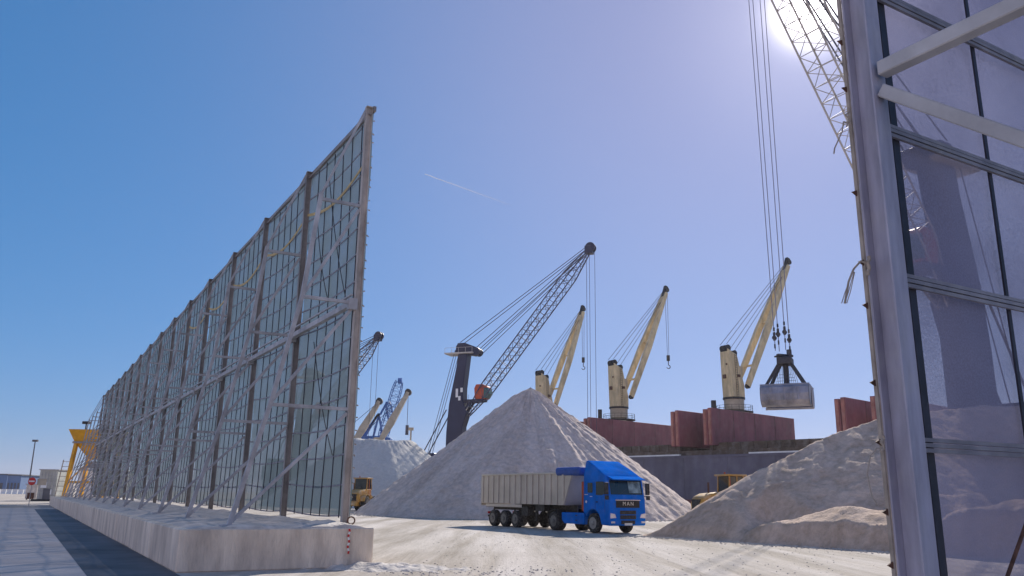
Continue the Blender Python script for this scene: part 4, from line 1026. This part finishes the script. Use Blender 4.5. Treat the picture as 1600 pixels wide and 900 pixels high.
for k, (a, b) in enumerate(offs):
    zc_ = gz((528, 521, 520, 531)[k]); q = MB(); c = gp(a*.97, b, zc_)
    q.tube(c-v_*.1, c+v_*.1, .16, n=12); q.box(c+ez*.1, (.12, .2, .6)); q.tube(c+ez*.5, c+ez*.75, .07, n=8); q.tube(c-ez*.75, c-ez*.45, .06, n=8)
    q.build('pulley_block', M['grabd'], gb, GL)
q = MB(); q.box(gp(.30, 0, gz(553)), (.28, .25, .55)); q.box(gp(-.25, 0, gz(557)), (.9, .25, .1)); q.build('rope_yoke', M['grabd'], gb, GL)

# ================================================================ FAR LEFT
# yellow hopper
YH = 112; hp = P(136, 770, YH); hr = empty('loading_hopper', (hp.x, YH, 0), 'orange-yellow quay hopper on splayed legs behind the far end of the left barrier', 'hopper')
def hz_(py): return P(136, py, YH).z
z3, z2, z1_, z0_ = hz_(673), hz_(692), hz_(718), hz_(730)
def frustum(q, cx, cy, za, ra, zb_, rb_):
    vs = [(cx+i*ra, cy+j*ra, za) for i, j in ((-1, -1), (1, -1), (1, 1), (-1, 1))]+[(cx+i*rb_, cy+j*rb_, zb_) for i, j in ((-1, -1), (1, -1), (1, 1), (-1, 1))]
    q.add(vs, [(3, 2, 1, 0), (4, 5, 6, 7), (0, 1, 5, 4), (1, 2, 6, 5), (2, 3, 7, 6), (3, 0, 4, 7)])
cx = hp.x+.6
q = MB(); frustum(q, cx, YH, z2, 2.1, z3, 2.75); frustum(q, cx, YH, z1_, .65, z2-.02, 2.1); q.build('hopper_bin', M['hopper'], hr, hr.location, bevel=.05)
q = MB(); q.box((cx, YH, z2-.05), (4.5, 4.5, .25)); q.box((cx, YH, (z1_+z0_)/2-.2), (1.3, 1.3, .9)); q.build('chute', M['steel'], hr, hr.location)
for i in (-1, 1):
    for j in (-1, 1):
        q = MB(); q.beam((cx+i*1.9, YH+j*1.9, z2-.1), (cx+i*2.5, YH+j*2.2, 0), .55, .4); q.build('leg', M['hopper'], hr, hr.location, bevel=.03)
q = MB()
for j in (-1, 1): q.beam((cx-2.2, YH+j*2.1, 2.8), (cx+2.2, YH+j*2.1, 2.8), .25)
q.beam((cx-2.3, YH-2, 2.8), (cx+1.8, YH-2, z2-.6), .15); q.build('cross_brace', M['hopper'], hr, hr.location)
q = MB(); q.beam((cx-1.9, YH, z3), (cx-1.9, YH, z3+1.0), .12); q.box((cx-1.9, YH, z3+1.05), (.9, .5, .35)); q.build('floodlight', M['black'], hr, hr.location)
q = MB()
for dx in (-3.9, -2.9): q.beam((cx+dx-.4, YH-1, 0), (cx+dx+.2, YH-1, 5.6), .09)
for k in range(9): q.beam((cx-4.3+.06*k, YH-1, .4+.62*k), (cx-3.2+.06*k, YH-1, .4+.62*k), .06)
q.beam((cx-2.9, YH-1, 5.6), (cx-2.2, YH-1, z2), .09); q.build('access_ladder', M['steel'], hr, hr.location)
# white tank behind the fence
q = MB(); tp_ = P(150, 760, 122); q.box((tp_.x+1.5, 122, 2.2), (6, 5, 4.4)); q.box((tp_.x+1.5, 122, 4.5), (6.2, 5.2, .2)); o = q.build('portable_cabin', M['white'], None, (tp_.x+1.5, 122, 0), bevel=.05); tag(o, 'white cabin under the yellow hopper, seen through the barrier legs', 'cabin')
# grey cabin / containers
def cabin(pxa, pxb, pyt, pyb, label, m=M['sgrey']):
    a = G(pxa, pyb); b = G(pxb, pyb); Yc = a.y; x0 = P(pxa, pyb, Yc).x; x1_ = P(pxb, pyb, Yc).x; h = P(pxa, pyt, Yc).z
    r_ = empty('portable_cabin', ((x0+x1_)/2, Yc+1.5, 0), label, 'cabin')
    q = MB(); q.box(((x0+x1_)/2, Yc+1.5, h/2+.15), (x1_-x0, 3, h-.3)); q.build('cabin_wall', m, r_, r_.location, bevel=.04)
    q = MB(); q.box(((x0+x1_)/2, Yc+1.5, h+.05), (x1_-x0+.3, 3.3, .14)); q.build('roof', M['galv'], r_, r_.location)
    return r_, x0, x1_, Yc, h
r_, x0, x1_, Yc, h = cabin(56, 84, 734, 783, 'tall grey site cabin with a dark doorway beyond the end of the concrete footing')
q = MB()
for k in range(5): q.box((x0+.4+(x1_-x0-.8)*k/4, Yc-.03, h*.55), (.06, .06, h*.8))
for k in range(6): q.box(((x0+x1_)/2, Yc-.035, h*(.2+.13*k)), (x1_-x0-.2, .05, .05))
q.build('wall_frame', M['galv'], r_, r_.location)
q = MB(); q.box((x0+1.5, Yc-.05, 1.1), (1.1, .08, 1.7)); q.build('door', M['sgrey2'], r_, r_.location)
q = MB(); q.box((x0+.9, Yc-.05, h*.52), (.9, .06, .9)); q.box((x1_-1.0, Yc-.05, h*.3), (.9, .06, .8)); q.build('window', M['white'], r_, r_.location)
q = MB(); q.box(((x0+x1_)/2, Yc+1.2, .15), (x1_-x0+1.2, 3.4, .3)); q.build('skid', M['black'], r_, r_.location)
r_, x0, x1_, Yc, h = cabin(38, 55.5, 757, 782, 'low pale box unit standing left of the tall grey cabin', M['dirt'])
q = MB(); q.box(((x0+x1_)/2, Yc-.05, .75), ((x1_-x0)*.6, .08, 1.0)); q.build('door', M['rust'], r_, r_.location)
r_, x0, x1_, Yc, h = cabin(85, 112, 753, 778, 'long cream wall unit between the grey cabin and the hopper legs', M['dirt'])
# no entry sign
ns = G(50, 788); Yn = 95; c = P(50, 752, Yn); r_ = empty('road_sign', (c.x, Yn, 0), 'round red no entry sign on a thin post before the cabins', 'road sign')
q = MB(); q.tube((c.x, Yn+.04, 0), (c.x, Yn+.04, c.z+.4), .04); q.build('post', M['galv'], r_, r_.location)
q = MB(); q.tube((c.x, Yn-.02, c.z), (c.x, Yn+.02, c.z), .42, n=24); dsc = q.build('sign_disc', M['red'], r_, r_.location)
q = MB(); q.box((c.x, Yn-.03, c.z), (.62, .02, .15)); q.build('sign_bar', M['white'], dsc, r_.location)
q = MB(); q.box((c.x+1.0, Yn+.2, c.z-.05), (1.0, .05, .7)); q.build('notice_board', M['cream2'], r_, r_.location)
# tall lamp post
Yl = 150; a = P(48, 745, Yl); b = P(55, 690, Yl); r_ = empty('lamp_post', (b.x, Yl, 0), 'thin tall floodlight mast rising behind the red sign', 'lamp post')
q = MB(); q.tube((b.x, Yl, 0), (b.x, Yl, b.z), .14, .09, n=8); q.build('pole', M['sgrey2'], r_, r_.location)
q = MB(); q.box((b.x, Yl, b.z+.15), (.9, .4, .35)); q.build('lamp_head', M['sgrey2'], r_, r_.location)
# distant warehouses
def wh(pxa, pxb, pyt, Y, label):
    x0 = P(pxa, 760, Y).x; x1_ = P(pxb, 760, Y).x; h = P((pxa+pxb)/2, pyt, Y).z
    r_ = empty('warehouse', ((x0+x1_)/2, Y+10, 0), label, 'warehouse', 'far warehouses')
    q = MB(); q.box(((x0+x1_)/2, Y+10, h/2), (x1_-x0, 20, h)); q.build('wall', M['farblue'], r_, r_.location)
    q = MB(); q.box(((x0+x1_)/2, Y+10, h+.2), (x1_-x0+1, 21, .4)); q.build('roof', M['sgrey2'], r_, r_.location)
    q = MB()
    for k in range(4): q.box((x0+(x1_-x0)*(k+.5)/4, Y-.1, 2.2), ((x1_-x0)*.12, .2, 4.4))
    q.build('door', M['sgrey2'], r_, r_.location)
wh(-80, 9.5, 741, 420, 'blue-grey warehouse farthest left on the horizon'); wh(10, 31, 743, 400, 'lower darker blue warehouse just right of the first on the horizon'); wh(31, 52, 752, 520, 'faint small warehouse behind the grey cabins')
# low fence of pale barriers before the warehouses
for k in range(9):
    Yf = 300; xa = P(-30+9*k, 768, Yf).x; q = MB(); q.prism([(-.6, 0), (.6, 0), (.25, .8), (.2, 1.6), (-.2, 1.6), (-.25, .8)], xa-.85, xa+.85, lambda a, b, c: Vector((c, Yf+a, b)))
    o = q.build('road_barrier', M['white'], None, (xa, Yf, 0)); tag(o, 'pale concrete road barrier in the row below the far warehouses', 'road barrier', 'barriers before the far warehouses')
# far right low warehouse line hidden; contrail in the sky
a = P(664, 272, 6000); b = P(802, 322, 7000); n = 40; q = MB()
pts = [a.lerp(b, i/n) + Vector((0, 0, 3*noise.noise(Vector((i*.3, 0, 0))))) for i in range(n+1)]
for i in range(n):
    q.tube(pts[i], pts[i+1], 2+5*(i/n)+2, 2+5*((i+1)/n)+2, n=8, cap=False)
cm = bpy.data.materials.new('ice_trail'); cm.use_nodes = True; t = cm.node_tree; nn = t.nodes; nn.remove(nn['Principled BSDF'])
tr_ = nn.new('ShaderNodeBsdfTransparent'); df_ = nn.new('ShaderNodeBsdfDiffuse'); tl_ = nn.new('ShaderNodeBsdfTranslucent'); mm = nn.new('ShaderNodeMixShader'); m2 = nn.new('ShaderNodeMixShader')
df_.inputs[0].default_value = (.9, .9, .9, 1); tl_.inputs[0].default_value = (.9, .9, .9, 1); mm.inputs[0].default_value = .5
t.links.new(df_.outputs[0], mm.inputs[1]); t.links.new(tl_.outputs[0], mm.inputs[2]); t.links.new(tr_.outputs[0], m2.inputs[1]); t.links.new(mm.outputs[0], m2.inputs[2])
geo = nn.new('ShaderNodeTexCoord'); sx = nn.new('ShaderNodeSeparateXYZ'); rr_ = nn.new('ShaderNodeMapRange'); t.links.new(geo.outputs['Generated'], sx.inputs[0]); t.links.new(sx.outputs['X'], rr_.inputs['Value'])
rr_.inputs['To Min'].default_value = .34; rr_.inputs['To Max'].default_value = .0; t.links.new(rr_.outputs[0], m2.inputs[0]); t.links.new(m2.outputs[0], nn['Material Output'].inputs[0])
o = q.build('contrail', cm, None, a); tag(o, 'thin fading white aircraft trail high in the blue sky', 'contrail')

# ---------------------------------------------------------------- dusty harbour air
hb = MB(); hb.box((0, 0, 37.0), (6000, 6000, 76.0)); hm = bpy.data.materials.new('dusty_air'); hm.use_nodes = True
hm.node_tree.nodes.remove(hm.node_tree.nodes['Principled BSDF']); pv = hm.node_tree.nodes.new('ShaderNodeVolumePrincipled')
pv.inputs['Color'].default_value = (.93, .90, .95, 1); pv.inputs['Density'].default_value = .00010; pv.inputs['Anisotropy'].default_value = .45
hm.node_tree.links.new(pv.outputs[0], hm.node_tree.nodes['Material Output'].inputs['Volume'])
tag(hb.build('haze', hm, None, (0, 0, 0)), 'pale dusty air lying over the whole quay', 'haze', kind='stuff')
